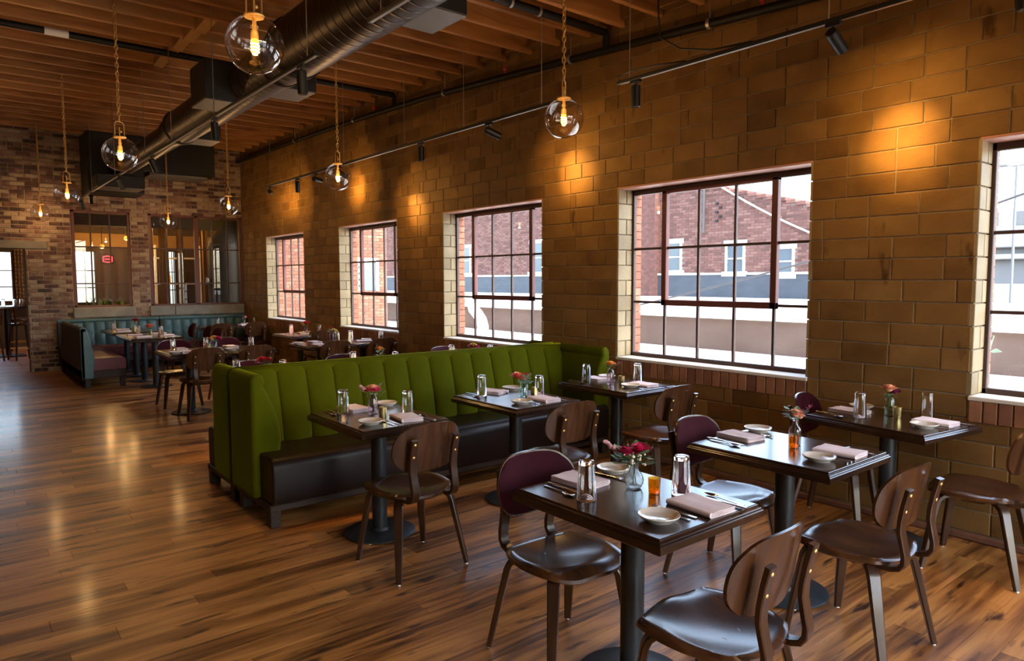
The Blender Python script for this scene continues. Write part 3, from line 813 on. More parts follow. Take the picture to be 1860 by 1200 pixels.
for (y, x0, lab) in ((8.25, LX+.4, 'black sprinkler branch pipe with a pale sticker crossing below the joists'), (4.45, 3.0, 'short black sprinkler branch pipe crossing the joists nearest the front')):
    q = thing('sprinkler_pipe', lab, 'pipe', (0, y+.0, jz(y)-.035))
    MB().cyl((x0, 0, 0), (W-.1, 0, 0), .034, 12).build('branch_pipe', M['pipe_black'], q, smooth=True)
    MB().tube([(W-.1, 0, 0), (W-.1, 0, -.155)], .03, 10).build('drop_pipe', M['pipe_black'], q)
    for x in (x0+.9, 3.6):
        MB().tube([(x-.012, 0, 0), (x+.012, 0, 0)], .041, 12).build('clamp', M['grey_metal'], q)
    if x0 < 0: MB().tube([(.86, 0, 0), (1.06, 0, 0)], .0355, 12).build('sticker', M['white_metal'], q)

# ------------------------------------------------------------ track lighting
def track(x, ya, yb, lab, wires, heads, feed=None):
    t = thing('lighting_track', lab, 'track', (x, 0, 3.05))
    MB().cbox(-.017, .017, ya, yb, -.012, .012, .003).build('rail', M['black_matt'], t)
    MB().box(-.009, .009, ya+.01, yb-.01, -.0135, -.0115).build('slot', M['grey_metal'], t)
    for e in (ya, yb): MB().cbox(-.018, .018, e-.012, e+.012, -.013, .013, .003).build('end_cap', M['black'], t)
    for y in wires: MB().cyl((0, y, .01), (0, y, jz(y)-3.05+.03), .0035, 5).build('suspension_wire', M['grey_metal'], t)
    return t
NH = [0]
def spot(x, y, aim, label, power, cone=38, cool=False):
    """cylindrical head under the track, aimed at a point; carries its own lamp"""
    t = thing('track_spotlight', label, 'spotlight', (x, y, 3.038), 0, 'track spotlights')
    MB().cbox(-.016, .016, -.045, .045, -.022, 0, .003).build('adapter', M['black'], t)
    MB().cyl((0, 0, -.02), (0, 0, -.065), .007, 8).build('stem', M['black'], t)
    p = Vector((0, 0, -.075)); d = (Vector(aim)-Vector((x, y, 3.038))-p).normalized()
    R = d.to_track_quat('-Z', 'Y').to_matrix().to_4x4(); T = Matrix.Translation(p) @ R
    h = MB(); h.lathe([(.0, .035), (.030, .035), (.034, .030), (.034, -.115), (.029, -.118), (.028, -.095)], 20, T)
    h.build('housing', M['black'], t, smooth=True)
    MB().lathe([(0, -.094), (.0285, -.095)], 20, T).build('lens', M['spot_face'], t)
    if power:
        for share, wide in ((.34, .62), (.66, 1.75)):   # bright core and softer spill of the same lamp
            ld = bpy.data.lights.new('spot_beam', 'AREA'); lo = bpy.data.objects.new('spot_beam', ld); COL.objects.link(lo)
            ld.energy = power*share; ld.shape = 'DISK'; ld.size = .05; ld.spread = radians(min(150, cone*wide)); ld.color = (1, .53, .12)
            lo.parent = t; lo.matrix_local = Matrix.Translation(p+d*.135) @ R
track(3.95, -1.6, 3.60, 'black lighting track along the window wall above the front tables', (-.6, .6, 2.02, 3.5), ())
track(3.95, 4.36, 10.9, 'black lighting track along the window wall from the green banquette to the far windows', (4.47, 5.60, 6.72, 8.2, 9.6, 10.75), ())
track(1.92, 4.35, 14.55, 'black lighting track running under the ventilation duct toward the end wall', (4.5, 6.55, 8.05, 9.3, 11.2, 13.2, 14.4), ())
track(1.92, -1.6, 3.62, 'black lighting track under the front end of the duct', (-.6, 1.4, 3.5), ())
tag(MB().tube([(3.95, 3.25, jz(3.25)), (3.95, 3.24, 3.45), (3.95, 3.22, 3.28), (3.95, 3.05, 3.16), (3.95, 2.8, 3.09), (3.95, 2.5, 3.066)][::-1], .006, 6).build('power_cord', M['black_matt'], smooth='all'), 'black power cord curving down onto the front window side track', 'cord')
tag(MB().tube([(3.95, 3.59, 3.06), (3.95, 3.62, 3.10), (3.95, 3.50, 3.115), (3.95, 3.25, 3.10), (3.95, 3.0, 3.068)], .005, 6).build('power_cord', M['black_matt'], smooth='all'), 'short black cord looped at the far end of the front window side track', 'cord')
spot(3.95, 1.10, (4.2, .9, 0), 'black track spotlight at the top corner over the front window wall', SPOT_W*.2, 45)
spot(3.95, 1.99, (W, 1.93, 2.46), 'black track spotlight tilted at the wall above the front wall table', SPOT_W*.95, 62)
spot(3.95, 3.44, (3.97, 3.46, 0), 'black track spotlight hanging straight near the end of the front window side track', SPOT_W*.3, 45)
spot(3.95, 5.20, (W, 4.93, 2.62), 'black track spotlight tilted sideways beside the globe pendant over green banquette', SPOT_W*.95, 62)
spot(3.95, 6.38, (3.98, 6.40, 0), 'black track spotlight hanging straight between the second and third wall windows', SPOT_W*.3, 45)
spot(3.95, 8.35, (W, 7.88, 2.50), 'black track spotlight half hidden behind the middle globe pendant by the wall', SPOT_W*.7, 50)
spot(3.95, 9.08, (W, 9.52, 2.92), 'black track spotlight third from the far end of the window side track', SPOT_W*1.0, 66)
spot(3.95, 9.70, (4.4, 10.7, .75), 'black track spotlight second from the far end of the window side track', SPOT_W*.3, 40)
spot(3.95, 10.78, (W, 12.2, 2.98), 'black track spotlight last at the far end of the window side track', SPOT_W*1.5, 52)
spot(1.92, 4.60, (2.1, 4.62, 0), 'black track spotlight under the duct right behind the biggest globe pendant', SPOT_W*.4, 50)
spot(1.92, 6.55, (2.1, 6.57, 0), 'black track spotlight under the duct level with its square side box', SPOT_W*.4, 50)
spot(1.92, 8.95, (2.9, 9.4, .8), 'black track spotlight tilted under the duct beside the second largest globe', SPOT_W*.3, 45)
spot(1.92, 10.9, (2.9, 11.4, .8), 'black track spotlight tilted under the thin far part of the duct', SPOT_W*.3, 45)
spot(1.92, 13.3, (2.2, FY, 1.4), 'black track spotlight second from the end wall under the duct', SPOT_W*.3, 50)
spot(1.92, 14.35, (2.3, FY, 1.9), 'black track spotlight closest to the end wall under the duct', SPOT_W*.15, 50)

# ------------------------------------------------------------ globe pendants
def chain_link():
    pts = []
    for i in range(14):
        a = 2*pi*i/14; pts.append((.0125*cos(a), 0, .024*sin(a)))
    return MB().tube(pts, .0050, 6, closed=True).mesh('link', M['brass'], 'all')
LINK = chain_link()
def pendant(x, y, label, zc=2.77):
    t = thing('globe_pendant', label, 'pendant light', (x, y, zc), rng.random(), 'globe pendant lamps')
    g = MB(); pr_ = [(.040, .1445)]+[(.15*sin(a), .15*cos(a)) for a in [radians(16+164*i/30) for i in range(31)]]
    g.lathe(pr_, 40); g.build('globe', M['globe'], t, smooth='all')
    c = MB(); c.lathe([(0, .156), (.050, .154), (.054, .148), (.052, .142), (0, .140)], 24); c.build('cap', M['brass'], t, smooth=True)
    y_ = MB(); y_.tube([(-.050, 0, .150), (-.050, 0, .25), (-.044, 0, .272), (-.026, 0, .285), (.026, 0, .285), (.044, 0, .272), (.050, 0, .25), (.050, 0, .150)], .0052, 8)
    y_.build('yoke', M['brass'], t, smooth=True)
    s = MB(); s.cyl((0, 0, .154), (0, 0, .235), .0055, 8); s.cyl((0, 0, .14), (0, 0, .07), .0105, 12); s.lathe([(0, .075), (.017, .072), (.020, .055), (.020, .035), (0, .034)], 16); s.sphere((0.012, 0, .20), .012)
    s.build('lamp_holder', M['brass'], t, smooth=True)
    b = MB(); b.lathe([(0, .034), (.016, .030), (.0195, .0), (.0195, -.038), (.012, -.050), (0, -.052)], 16); b.build('bulb', M['bulb_amber'], t, smooth='all')
    f = MB(); f.lathe([(0, -.0525), (.010, -.0515), (.0125, -.050), (0, -.0535)], 10); f.tube([(.0198*cos(q*.7), .0198*sin(q*.7), .012-.048*q/26) for q in range(27)], .0042, 5); f.build('filament', M['bulb'], t, smooth='all')
    h = MB(); h.cyl((0, 0, .285), (0, 0, .305), .009, 10); h.build('hook', M['brass'], t)
    near = min(abs(y-q) for q in JY); top = jz(y)-zc+(.25 if near > .02 else 0)
    ch = bpy.data.objects.new('chain', None); COL.objects.link(ch); ch.parent = t
    z = .315; k = 0
    while z < top-.02:
        put(LINK, 'link', ch, (0, 0, z), (0, 0, radians(40+k*84))); z += .0385; k += 1
    MB().lathe([(0, top+.01), (.055, top+.01), (.055, top-.012), (.02, top-.03), (0, top-.03)], 20).build('canopy', M['black'], t, smooth=True)
    MB().tube([(.004*cos(i*1.1), .004*sin(i*1.1), .30+(top-.30)*i/24) for i in range(25)], .0022, 5).build('cord', M['brass'], t)
    ld = bpy.data.lights.new('bulb_light', 'POINT'); lo = bpy.data.objects.new('bulb_light', ld); COL.objects.link(lo); lo.parent = t
    ld.energy = PENDANT_W; ld.color = WARM; ld.shadow_soft_size = .02; lo.location = (0, 0, -.085)
    return t
for x, y, zc, l in ((3.68, 3.91, 2.81, 'clear globe pendant hanging before the pier between the two nearest wall windows'),
                (3.51, 7.45, 2.765, 'clear globe pendant in front of the wall beside the third window'),
                (3.47, 11.25, 2.755, 'clear globe pendant near the corner of window wall and brick end wall'),
                (3.20, 13.86, 2.68, 'small clear globe pendant in front of the wide partition window'),
                (1.33, 3.79, 2.84, 'largest clear globe pendant by the front of the round duct'),
                (1.27, 7.12, 2.73, 'second largest clear globe pendant left of the duct'),
                (1.26, 10.55, 2.70, 'clear globe pendant over the aisle before the red framed partition window'),
                (1.3, 14.2, 2.74, 'small clear globe pendant close to the brick end wall over doorway')):
    pendant(x, y, l, zc)
for x, y in ((3.5, .36), (1.3, .36), (3.5, -3.1), (1.3, -3.1)):  # unseen pendants, added in line with the rows for fill light
    pendant(x, y, 'unseen clear globe pendant added in line with the rows to light the front')
# ------------------------------------------------------------ chairs
def seat_mb():
    mb = MB(); nu = nv = 20
    def sq(u, v):
        # square to rounded outline, wider at the front
        U, V = 2*u-1, 2*v-1
        x = U*sqrt(1-.36*V*V); y = V*sqrt(1-.40*U*U)
        return x, y
    def top(u, v):
        x, y = sq(u, v); r = max(abs(2*u-1), abs(2*v-1))
        wx = .232+.010*y; X, Y = x*wx, y*.222+.01
        dish = -.030*max(0, 1-(x*x*1.05+(y+.28)**2*1.0))**1.3
        front = max(0, y-.05)
        z = .462+dish + front*front*.016*(.35-cos(x*2*pi*.9)*-.55-.55) - .018*max(0, y-.72)/.28*max(0, y-.72)/.28
        z += .010*max(0, abs(x)-.6)
        if r > .9: z -= .012*((r-.9)/.1)**2
        return X, Y, z
    def bot(u, v):
        X, Y, z = top(u, v); k = .90
        return X*k, Y*k, z-.030-.006*(1-max(abs(2*u-1), abs(2*v-1)))
    mb.grid(top, nu, nv); n0 = (nu+1)*(nv+1)
    mb.grid(bot, nu, nv, flip=True)
    ring = [i for i in range(nu+1)]+[j*(nu+1)+nu for j in range(1, nv+1)]+[nv*(nu+1)+i for i in range(nu-1, -1, -1)]+[j*(nu+1) for j in range(nv-1, 0, -1)]
    mid0 = len(mb.v)
    for i in ring:
        a = Vector(mb.v[i]); mb.v.append(tuple(Vector((a.x*1.004, a.y*1.004, a.z-.014))))
    L = len(ring)
    for q in range(L):
        a, b = ring[q], ring[(q+1) % L]; ma, m_b = mid0+q, mid0+(q+1) % L
        mb.f.append((a, ma, m_b, b)); mb.f.append((ma, n0+a, n0+b, m_b))
    return mb
def leg_mb(sx, sy):
    y0 = .03 if sy > 0 else -.05
    top = [(sx*.05, y0*1.0, .423), (sx*.12, sy*.095+.0, .421), (sx*.150, sy*.130, .413), (sx*.166, sy*.148, .396), (sx*.173, sy*.157, .372)]
    end = Vector((sx*.222, sy*(.232 if sy < 0 else .205), .008))
    a = Vector(top[-1]); pts = top+[tuple(a.lerp(end, q)) for q in (.33, .66, 1)]
    return MB().strap(pts, (-sy*.75, sx*.66, 0), [.050, .050, .052, .052, .050, .045, .039, .030], [.022, .024, .026, .027, .027, .026, .025, .023])
def post_mb(sx):
    x = sx*.128
    pts = [(x, -.06, .424), (x, -.15, .422), (x, -.205, .423), (x, -.238, .434), (x, -.254, .458), (x, -.256, .49), (x*1.01, -.245, .54), (x*1.02, -.236, .585), (x*1.03, -.238, .63), (x*1.04, -.250, .70), (x*1.05, -.266, .765)]
    return MB().strap(pts, (1, 0, 0), [.046]*8+[.044, .042, .040], [.021]*11)
def panel_fn(off, kx, kz, zc=.705):
    """curved, reclined back panel surface; off = distance in front of the posts"""
    def fn(u, v):
        U, V = 2*u-1, 2*v-1
        x = U*(1-.10*V**2-.09*V**4*(1 if V > 0 else .8)); z = V*(1-.08*U*U-.20*U**6)
        X = x*.215*kx; Z = z*.132*kz
        Y = -.240-.19*(Z+.0)+1.15*X*X+off
        return X, Y, zc+Z-.08*X*X
    return fn
def shell(fa, fb, nu, nv):
    mb = MB(); mb.grid(fa, nu, nv); n0 = (nu+1)*(nv+1); mb.grid(fb, nu, nv, flip=True)
    ring = [i for i in range(nu+1)]+[j*(nu+1)+nu for j in range(1, nv+1)]+[nv*(nu+1)+i for i in range(nu-1, -1, -1)]+[j*(nu+1) for j in range(nv-1, 0, -1)]
    for q in range(len(ring)):
        a, b = ring[q], ring[(q+1) % len(ring)]; mb.f.append((a, n0+a, n0+b, b))
    return mb
def make_chair():
    t = thing('dining_chair', 'x', 'chair', (0, 0, 0), 0, 'bentwood dining chairs')
    seat_mb().build('seat', M['walnut'], t, smooth=True)
    for sx in (-1, 1):
        for sy in (1, -1):
            l = leg_mb(sx, sy).build('leg', M['walnut_leg'], t, smooth=True)
            e = (sx*.222, sy*(.232 if sy < 0 else .205), 0)
            MB().cyl(e, (e[0], e[1], .010), .009, 8).build('glide', M['white_metal'], l)
    for sx in (-1, 1):
        p = post_mb(sx).build('back_post', M['walnut_leg'], t, smooth=True)
        for zz, yy in ((.672, -.2445), (.742, -.2605)):
            T = Matrix.Translation((sx*.134, yy-.0095, zz)) @ Matrix.Rotation(radians(90), 4, 'X')
            MB().lathe([(0, .004), (.005, .0035), (.0078, .001), (.0078, -.002)], 12, T).build('screw', M['brass'], p, smooth=True)
    MB().cbox(-.155, .155, -.065, .045, .402, .424, .004).build('seat_support', M['walnut_leg'], t)
    shell(panel_fn(.012, 1, 1), panel_fn(.024, 1, 1), 18, 12).build('backrest', M['walnut'], t, smooth=True)
    def soft(u, v):
        x, y, z = panel_fn(.026, .965, .95)(u, v); r = max(abs(2*u-1), abs(2*v-1))
        return x, y+.014*(1-r**6), z
    shell(panel_fn(.0245, .965, .95), soft, 18, 12).build('back_cushion', M['burgundy'], t, smooth=True)
    return t
chair0 = make_chair(); first = [True]
def chair(x, y, rz, label):
    if first[0]:
        first[0] = False; chair0['label'] = label; chair0.location = (x, y, 0); chair0.rotation_euler = (0, 0, rz); return chair0
    return clone(chair0, label, (x, y, 0), rz)
TD = {'T1': 'front table with the magenta roses', 'T2': 'middle front table with peach flowers', 'T3': 'front table against window wall',
      'B1': 'left table of the green banquette', 'B2': 'middle table of the green banquette', 'B3': 'window end table of the green banquette',
      'C1': 'left table behind the green banquette', 'C2': 'middle table behind the green banquette', 'C3': 'window side table behind the green banquette',
      'D1': 'left table of the aisle pair', 'D2': 'right table of the aisle pair',
      'D3': 'left table of wall side pair', 'D4': 'right table of wall side pair',
      'G': 'table between the farthest wall windows', 'E1': 'near table by the teal bench arm', 'E0': 'back table by the teal bench arm',
      'F1': 'left table along long teal bench', 'F2': 'right table along long teal bench'}
TP = {'T1': (2.065, 1.79, 0), 'T2': (3.27, 1.83, 0), 'T3': (4.42, 1.81, -8), 'B1': (2.075, 3.90, 0), 'B2': (3.17, 3.87, 0), 'B3': (4.225, 3.85, 0),
      'C1': (2.10, 6.10, 0), 'C2': (3.20, 6.06, 0), 'C3': (4.33, 6.02, 0), 'D1': (2.26, 9.0, 0), 'D2': (2.88, 8.98, 0),
      'D3': (3.86, 8.83, 0), 'D4': (4.477, 8.83, 0), 'G': (4.33, 10.68, 0), 'E1': (2.42, 11.95, 0), 'E0': (2.44, 13.45, 0), 'F1': (3.86, 13.72, 0), 'F2': (4.477, 13.72, 0)}
def P2(k, lx, ly):
    x, y, r = TP[k]; a = radians(r); return x+lx*cos(a)-ly*sin(a), y+lx*sin(a)+ly*cos(a)
chairs = [('T1', -.11, -.46, 2, 'near'), ('T1', -.09, .31, 176, 'far'), ('T2', -.19, -.46, -3, 'near'), ('T2', -.06, .30, 183, 'far'), ('T3', .02, -.50, 6, 'near'), ('T3', .0, .34, 190, 'far'),
          ('B1', -.09, -.53, 2, 'aisle'), ('B2', -.11, -.53, -2, 'aisle'), ('B3', -.12, -.50, 0, 'aisle'),
          ('C1', .14, .44, 180, 'far'), ('C2', -.06, .42, 177, 'far'), ('C3', .10, .50, 180, 'far'),
          ('D1', .02, -.42, 0, 'near'), ('D2', -.03, -.42, 3, 'near'), ('D1', .0, .55, 180, 'far'), ('D2', .02, .56, 181, 'far'),
          ('D3', -.02, -.35, 0, 'near'), ('D4', .02, -.36, 0, 'near'), ('G', .16, -.36, 0, 'near'),
          ('F1', -.03, -.50, 2, 'near'), ('F2', -.02, -.50, -3, 'near')]
for k, lx, ly, rz, side in chairs:
    x, y = P2(k, lx, ly)
    face = 'burgundy backed chair on the far side of ' if side == 'far' else 'brass screwed walnut chair at near side of '
    chair(x, y, radians(rz), face+TD[k])
for x, y, rz, lb in ((3.22, 11.80, 92, 'burgundy padded chair nearest the aisle along right side of the teal arm tables'),
                     (3.24, 12.42, 90, 'burgundy padded chair second along right side of the teal arm tables'),
                     (3.22, 13.35, 88, 'burgundy padded chair closest to the end wall beside the teal arm tables')):
    chair(x, y, radians(rz), lb)

# ------------------------------------------------------------ tables
def top_mb(hx, hy):
    prof = [(.020, .7500), (.0165, .7490), (.0150, .7465), (.0150, .7400), (.0075, .7370), (.0055, .7340), (.0060, .7310), (.0020, .7290), (0, .7260), (0, .7030), (.004, .6990)]
    mb = MB()
    for ins, z in prof:
        mb.v += [(-hx+ins, -hy+ins, z), (hx-ins, -hy+ins, z), (hx-ins, hy-ins, z), (-hx+ins, hy-ins, z)]
    n = len(prof)
    for i in range(n-1):
        for k in range(4): mb.f.append((i*4+k, i*4+4+k, i*4+4+(k+1) % 4, i*4+(k+1) % 4))
    mb.f.append((0, 1, 2, 3)); mb.f.append(tuple((n-1)*4+k for k in (3, 2, 1, 0)))
    return mb
def make_table(hx, hy, posts):
    t = thing('dining_table', 'x', 'table', (0, 0, 0), 0, 'espresso pedestal dining tables')
    top_mb(hx, hy).build('table_top', M['table'], t)
    for py in posts:
        MB().cyl((0, py, .012), (0, py, .69), .047, 24).build('column', M['column'], t, smooth=True)
        b = MB(); b.lathe([(0, .004), (.218, .004), (.224, .008), (.224, .013), (.214, .018), (.06, .024), (.052, .040), (0, .040)], 40, Matrix.Translation((0, py, 0)))
        o = b.build('base_plate', M['column'], t, smooth=True)
        for q in range(4):
            a = pi/4+q*pi/2; MB().cyl((.205*cos(a), py+.205*sin(a), 0), (.205*cos(a), py+.205*sin(a), .005), .012, 8).build('glide', M['white_metal'], o)
        MB().cbox(-.20, .20, py-.20, py+.20, .688, .700, .004).build('support_plate', M['black'], t)
    return t
tA = None; tB = None
for k, (x, y, r) in TP.items():
    lab = 'dark espresso pedestal table: '+TD[k]
    if k in ('E1', 'E0'):
        if tB is None: tB = make_table(.37, .60, (-.38, .38)); c = tB; c['label'] = lab; c.location = (x, y, 0)
        else: c = clone(tB, lab, (x, y, 0))
    else:
        if tA is None: tA = make_table(.305, .381, (0,)); c = tA; c['label'] = lab; c.location = (x, y, 0)
        else: c = clone(tA, lab, (x, y, 0), radians(r))

# ------------------------------------------------------------ green banquettes
def back_depth(z):
    """thickness of the padded back at height z"""
    q = min(max((z-.44)/.50, 0), 1)
    return .225-.115*q**1.4
def channel_mb(wd, z0=.43, z1=.962, bulge=.050, dep=back_depth, nu=18, nv=10):
    mb = MB()
    def fn(u, v):
        z = z0+(z1-z0)*v
        U = 2*u-1; k = .062*(1-.40*v)
        y = -dep(z)-k*sqrt(max(0, 1-U*U))+k*.7
        if v > .90: y += .030*((v-.90)/.10)**2
        return U*wd/2, y, z
    mb.grid(lambda u, v: fn(.5-.5*cos(pi*u), v), nu, nv); n0 = len(mb.v)
    mb.grid(lambda u, v: ((2*u-1)*wd/2, -.02, z0+(z1-z0)*v), 1, 1)
    return mb
def banquette(x0, x1, yb, flip, label, seat_mat, wl, wr_, nch):
    """bench along x with its back plane at y=0 and the seat toward -y"""
    L = x1-x0
    t = thing('banquette', label, 'banquette', ((x0+x1)/2, yb, 0), pi if flip else 0)
    if flip: wl, wr_ = wr_, wl
    h = L/2
    # structure of the back
    MB().cbox(-h+.02, h-.02, -.045, .0, .15, .935, .01).build('back_board', M['velvet'], t)
    a, b = -h+.10, h-.10; wd = (b-a)/nch
    cm_ = channel_mb(wd).mesh('back_channel', M['velvet'], 'all')
    for i in range(nch): put(cm_, 'back_channel', t, (a+wd*(i+.5), 0, 0))
    # rounded top roll following the back and both wings
    pts = [(-h+.06+(L-.12)*i/10, -.048, .944) for i in range(11)]
    MB().tube(pts, .036, 14).build('top_roll', M['velvet'], t, smooth='all')
    # wings: a flat outer panel with a curved padded front edge
    for s, wln in ((-1, wl), (1, wr_)):
        poly = [(0, .15), (0, .925), (.008, .955), (.03, .976), (.062, .980), (.088, .962), (.104, .93)]
        for i in range(9):
            z = .90-.47*i/8; poly.append((back_depth(z)-.035+.028*sin(pi*i/8), z))
        poly += [(.19, .43), (.10, .40), (.10, .15)]
        pl = [(s*(-h*-1 - px) if s > 0 else -h+px, pz) for px, pz in poly]
        mb = MB(); mb.prism(pl, 1, -wln, -.006)
        o = mb.build('wing', M['velvet'], t, smooth=True)
        bv = o.modifiers.new('soft', 'BEVEL'); bv.width = .028; bv.segments = 4; bv.limit_method = 'ANGLE'; bv.angle_limit = radians(55)
    # seat
    s = MB(); f = -.70
    prof = [(-.05, .44), (-.20, .455), (f+.08, .458), (f+.035, .450), (f+.008, .425), (f, .39), (f+.004, .20), (f+.012, .158), (f+.03, .148), (-.05, .148)]
    s.prism(prof, 0, -h+.045, h-.045)
    o = s.build('seat', seat_mat, t, smooth=True)
    bv = o.modifiers.new('soft', 'BEVEL'); bv.width = .015; bv.segments = 3; bv.limit_method = 'ANGLE'; bv.angle_limit = radians(60)
    MB().cbox(-h+.03, h-.03, f+.02, 0, .105, .152, .006).build('base_rail', M['frame_wood'], t)
    for x in (-h+.07, -h/3, h/3, h-.07):
        for y in (f+.06, -.10): MB().cbox(x-.035, x+.035, y-.035, y+.035, 0, .11, .004).build('leg', M['frame_wood'], t)
    return t
banquette(1.52, 4.74, 5.065, False, 'long moss green velvet channel back banquette facing the front tables', M['leather'], .47, .66, 14)
banquette(1.52, 4.74, 5.075, True, 'moss green banquette backing onto the long one and facing the end wall', M['black_leather'], .40, .40, 14)

# ------------------------------------------------------------ teal corner bench
def tuft_mb(wd, z0, z1, dep=.13, bulge=.035):
    mb = MB()
    def fn(u, v):
        U = 2*u-1; z = z0+(z1-z0)*v; lobes = abs(sin(pi*(v*2.0)))**.5 if v > 0 else 0
        y = -dep+.05*v-bulge*(1-abs(U)**2.4)*(.35+.65*lobes)+bulge
        if v > .92: y += .05*((v-.92)/.08)**2
        return U*wd/2, y, z
    mb.grid(fn, 8, 14); return mb
def teal_bench(label, x, y, rz, L, n, end_l, end_r):
    """bench along local x, back plane y=0, seat toward -y"""
    t = thing('tufted_bench', label, 'bench', (x, y, 0), rz)
    h = L/2
    MB().cbox(-h, h, -.05, 0, .14, .89, .01).build('back_board', M['black_leather'], t)
    wd = (L-.08)/n; me = tuft_mb(wd, .44, .885).mesh('tufted_channel', M['teal'], 'all')
    for i in range(n): put(me, 'tufted_channel', t, (-h+.04+wd*(i+.5), 0, 0))
    for i in range(1, n):
        MB().sphere((-h+.04+wd*i, -.095, .665), .013, 8, 6).build('button', M['teal'], t)
    MB().tube([(-h, -.045, .885), (h, -.045, .885)], .036, 12).build('top_roll', M['teal'], t, smooth=True)
    prof = [(-.05, .44), (-.50, .452), (-.565, .446), (-.59, .42), (-.592, .30), (-.58, .275), (-.05, .27)]
    MB().prism(prof, 0, -h+.03, h-.03).build('seat', M['burg_leather'], t, smooth=True)
    MB().cbox(-h+.02, h-.02, -.585, 0, .155, .272, .005).build('base_rail', M['frame_wood'], t)
    for s, on in ((-1, end_l), (1, end_r)):
        if on:
            poly = [(0, .15), (0, .90), (-.05, .915), (-.09, .88), (-.13, .72), (-.165, .56), (-.175, .44), (-.16, .28), (-.15, .15)]
            o = MB().prism(poly, 0, s*h, s*(h-.06)).build('end_panel', M['teal'], t, smooth=True)
            bv = o.modifiers.new('soft', 'BEVEL'); bv.width = .012; bv.segments = 2; bv.limit_method = 'ANGLE'; bv.angle_limit = radians(50)
    k = max(2, int(L/1.1)+1)
    for i in range(k):
        xx = -h+.07+(L-.14)*i/(k-1)
        for yy in (-.54, -.08): MB().cbox(xx-.035, xx+.035, yy-.035, yy+.035, 0, .157, .004).build('leg', M['frame_wood'], t)
    return t
teal_bench('teal tufted bench arm with burgundy seat and dark back facing the aisle', 1.49, 12.96, pi/2, 2.18, 11, True, False)
teal_bench('long teal tufted bench left half under the red framed partition windows', 2.32, 14.66, 0, 1.64, 9, False, False)
teal_bench('long teal tufted bench right half in the corner by the window wall', 3.96, 14.66, 0, 1.60, 9, False, True)
# ------------------------------------------------------------ tableware
TZ = .7502
def make_tumbler():
    prof = [(0, .155), (.026, .155), (.0285, .1535), (.030, .148), (.0385, .003), (.0375, 0), (.0362, .003), (.0285, .134), (.027, .1375), (0, .1385)]
    return MB().lathe(prof, 28).mesh('tumbler', M['tumbler'], True)
def make_plate():
    prof = [(0, .004), (.040, .004), (.044, 0), (.048, 0), (.050, .004), (.068, .013), (.0745, .022), (.0735, .0245), (.0705, .0235), (.062, .0145), (.050, .0095), (0, .0085)]
    return MB().lathe(prof, 32).mesh('side_plate', M['ceramic'], True)
def make_napkin(seed):
    r = random.Random(seed); mb = MB(); a, b = .066, .104; nl = 4
    # folded cloth: layers joined by a rounded fold along the -x side
    prof = []
    t = .0052
    for i in range(nl):
        prof.append((a-.004*i*(i % 2), t*i+.0006, t*i+t-.0006))
    def layer(i, z0, z1, sh):
        def f(u, v):
            x = -a+2*a*u; y = -b+2*b*v
            e = max(abs(2*u-1), abs(2*v-1))
            return x, y+sh*.0, z1-(.0016 if e > .9 else 0)+.0012*sin(5*x/a+i)+.0016*sin(3*y/b+i*1.7)*(i/nl)
        def g(u, v):
            x = -a+2*a*u; y = -b+2*b*v
            return x, y, z0+(.0012 if max(abs(2*u-1), abs(2*v-1)) > .9 and i else 0)+(.0012*sin(5*x/a+i)+.0016*sin(3*y/b+i*1.7)*(i/nl) if i else 0)
        return f, g
    for i in range(nl):
        f, g = layer(i, t*i, t*(i+1)-.0004, 0)
        k = shell(f, g, 8, 10); mb.add(k.v, k.f)
    ft = []
    for i in range(7):
        q = -pi/2+pi*i/6; ft.append((-a-.0105*cos(q), nl*t/2+.0105*sin(q)))
    mb.prism(ft+[(-a+.004, nl*t-.0002), (-a+.004, .0002)], 1, -b+.001, b-.001)
    return mb.mesh('napkin', M['linen'], True)
def make_fork(L):
    mb = MB()
    mb.strap([(0, -L/2, .003), (0, -L*.2, .004), (0, L*.12, .004), (0, L*.24, .0062)], (1, 0, 0), [.013, .010, .005, .008], [.003, .003, .0032, .0028])
    mb.strap([(0, L*.23, .006), (0, L*.28, .0045), (0, L*.34, .003)], (1, 0, 0), [.009, .021, .023], .0022)
    for i in range(4):
        x = -.0090+.006*i; mb.strap([(x, L*.335, .003), (x, L*.42, .0035), (x*.95, L*.5, .0075)], (1, 0, 0), [.0032, .003, .0018], .0022)
    return mb.mesh('fork', M['steel'], True)
def make_knife(L):
    mb = MB()
    mb.strap([(0, -L/2, .0055), (0, -L*.3, .006), (0, -L*.02, .005)], (1, 0, 0), [.013, .012, .009], [.007, .0075, .006])
    mb.strap([(0, -L*.03, .005), (.001, L*.2, .0045), (.001, L*.4, .004), (-.004, L*.5, .003)], (1, 0, 0), [.010, .017, .017, .004], [.004, .0022, .0018, .001])
    return mb.mesh('knife', M['steel'], True)
def make_spoon(L):
    mb = MB()
    mb.strap([(0, -L/2, .003), (0, -L*.2, .004), (0, L*.12, .005), (0, L*.22, .006)], (1, 0, 0), [.013, .010, .005, .007], [.003, .003, .0035, .003])
    def f(u, v, d=0):
        a = 2*pi*u; r = v
        return .019*r*cos(a), L*.36+.032*r*sin(a), .0015+.0065*r*r+d
    mb.grid(lambda u, v: f(u, v), 18, 4); mb.grid(lambda u, v: f(u, v, -.0012), 18, 4, flip=True)
    return mb.mesh('spoon', M['steel'], True)
TUMB = make_tumbler(); PLATE = make_plate(); NAPS = [make_napkin(1), make_napkin(2)]
FORKS = [make_fork(.19), make_fork(.165)]; KNIFE = make_knife(.215); SPOON = make_spoon(.175)
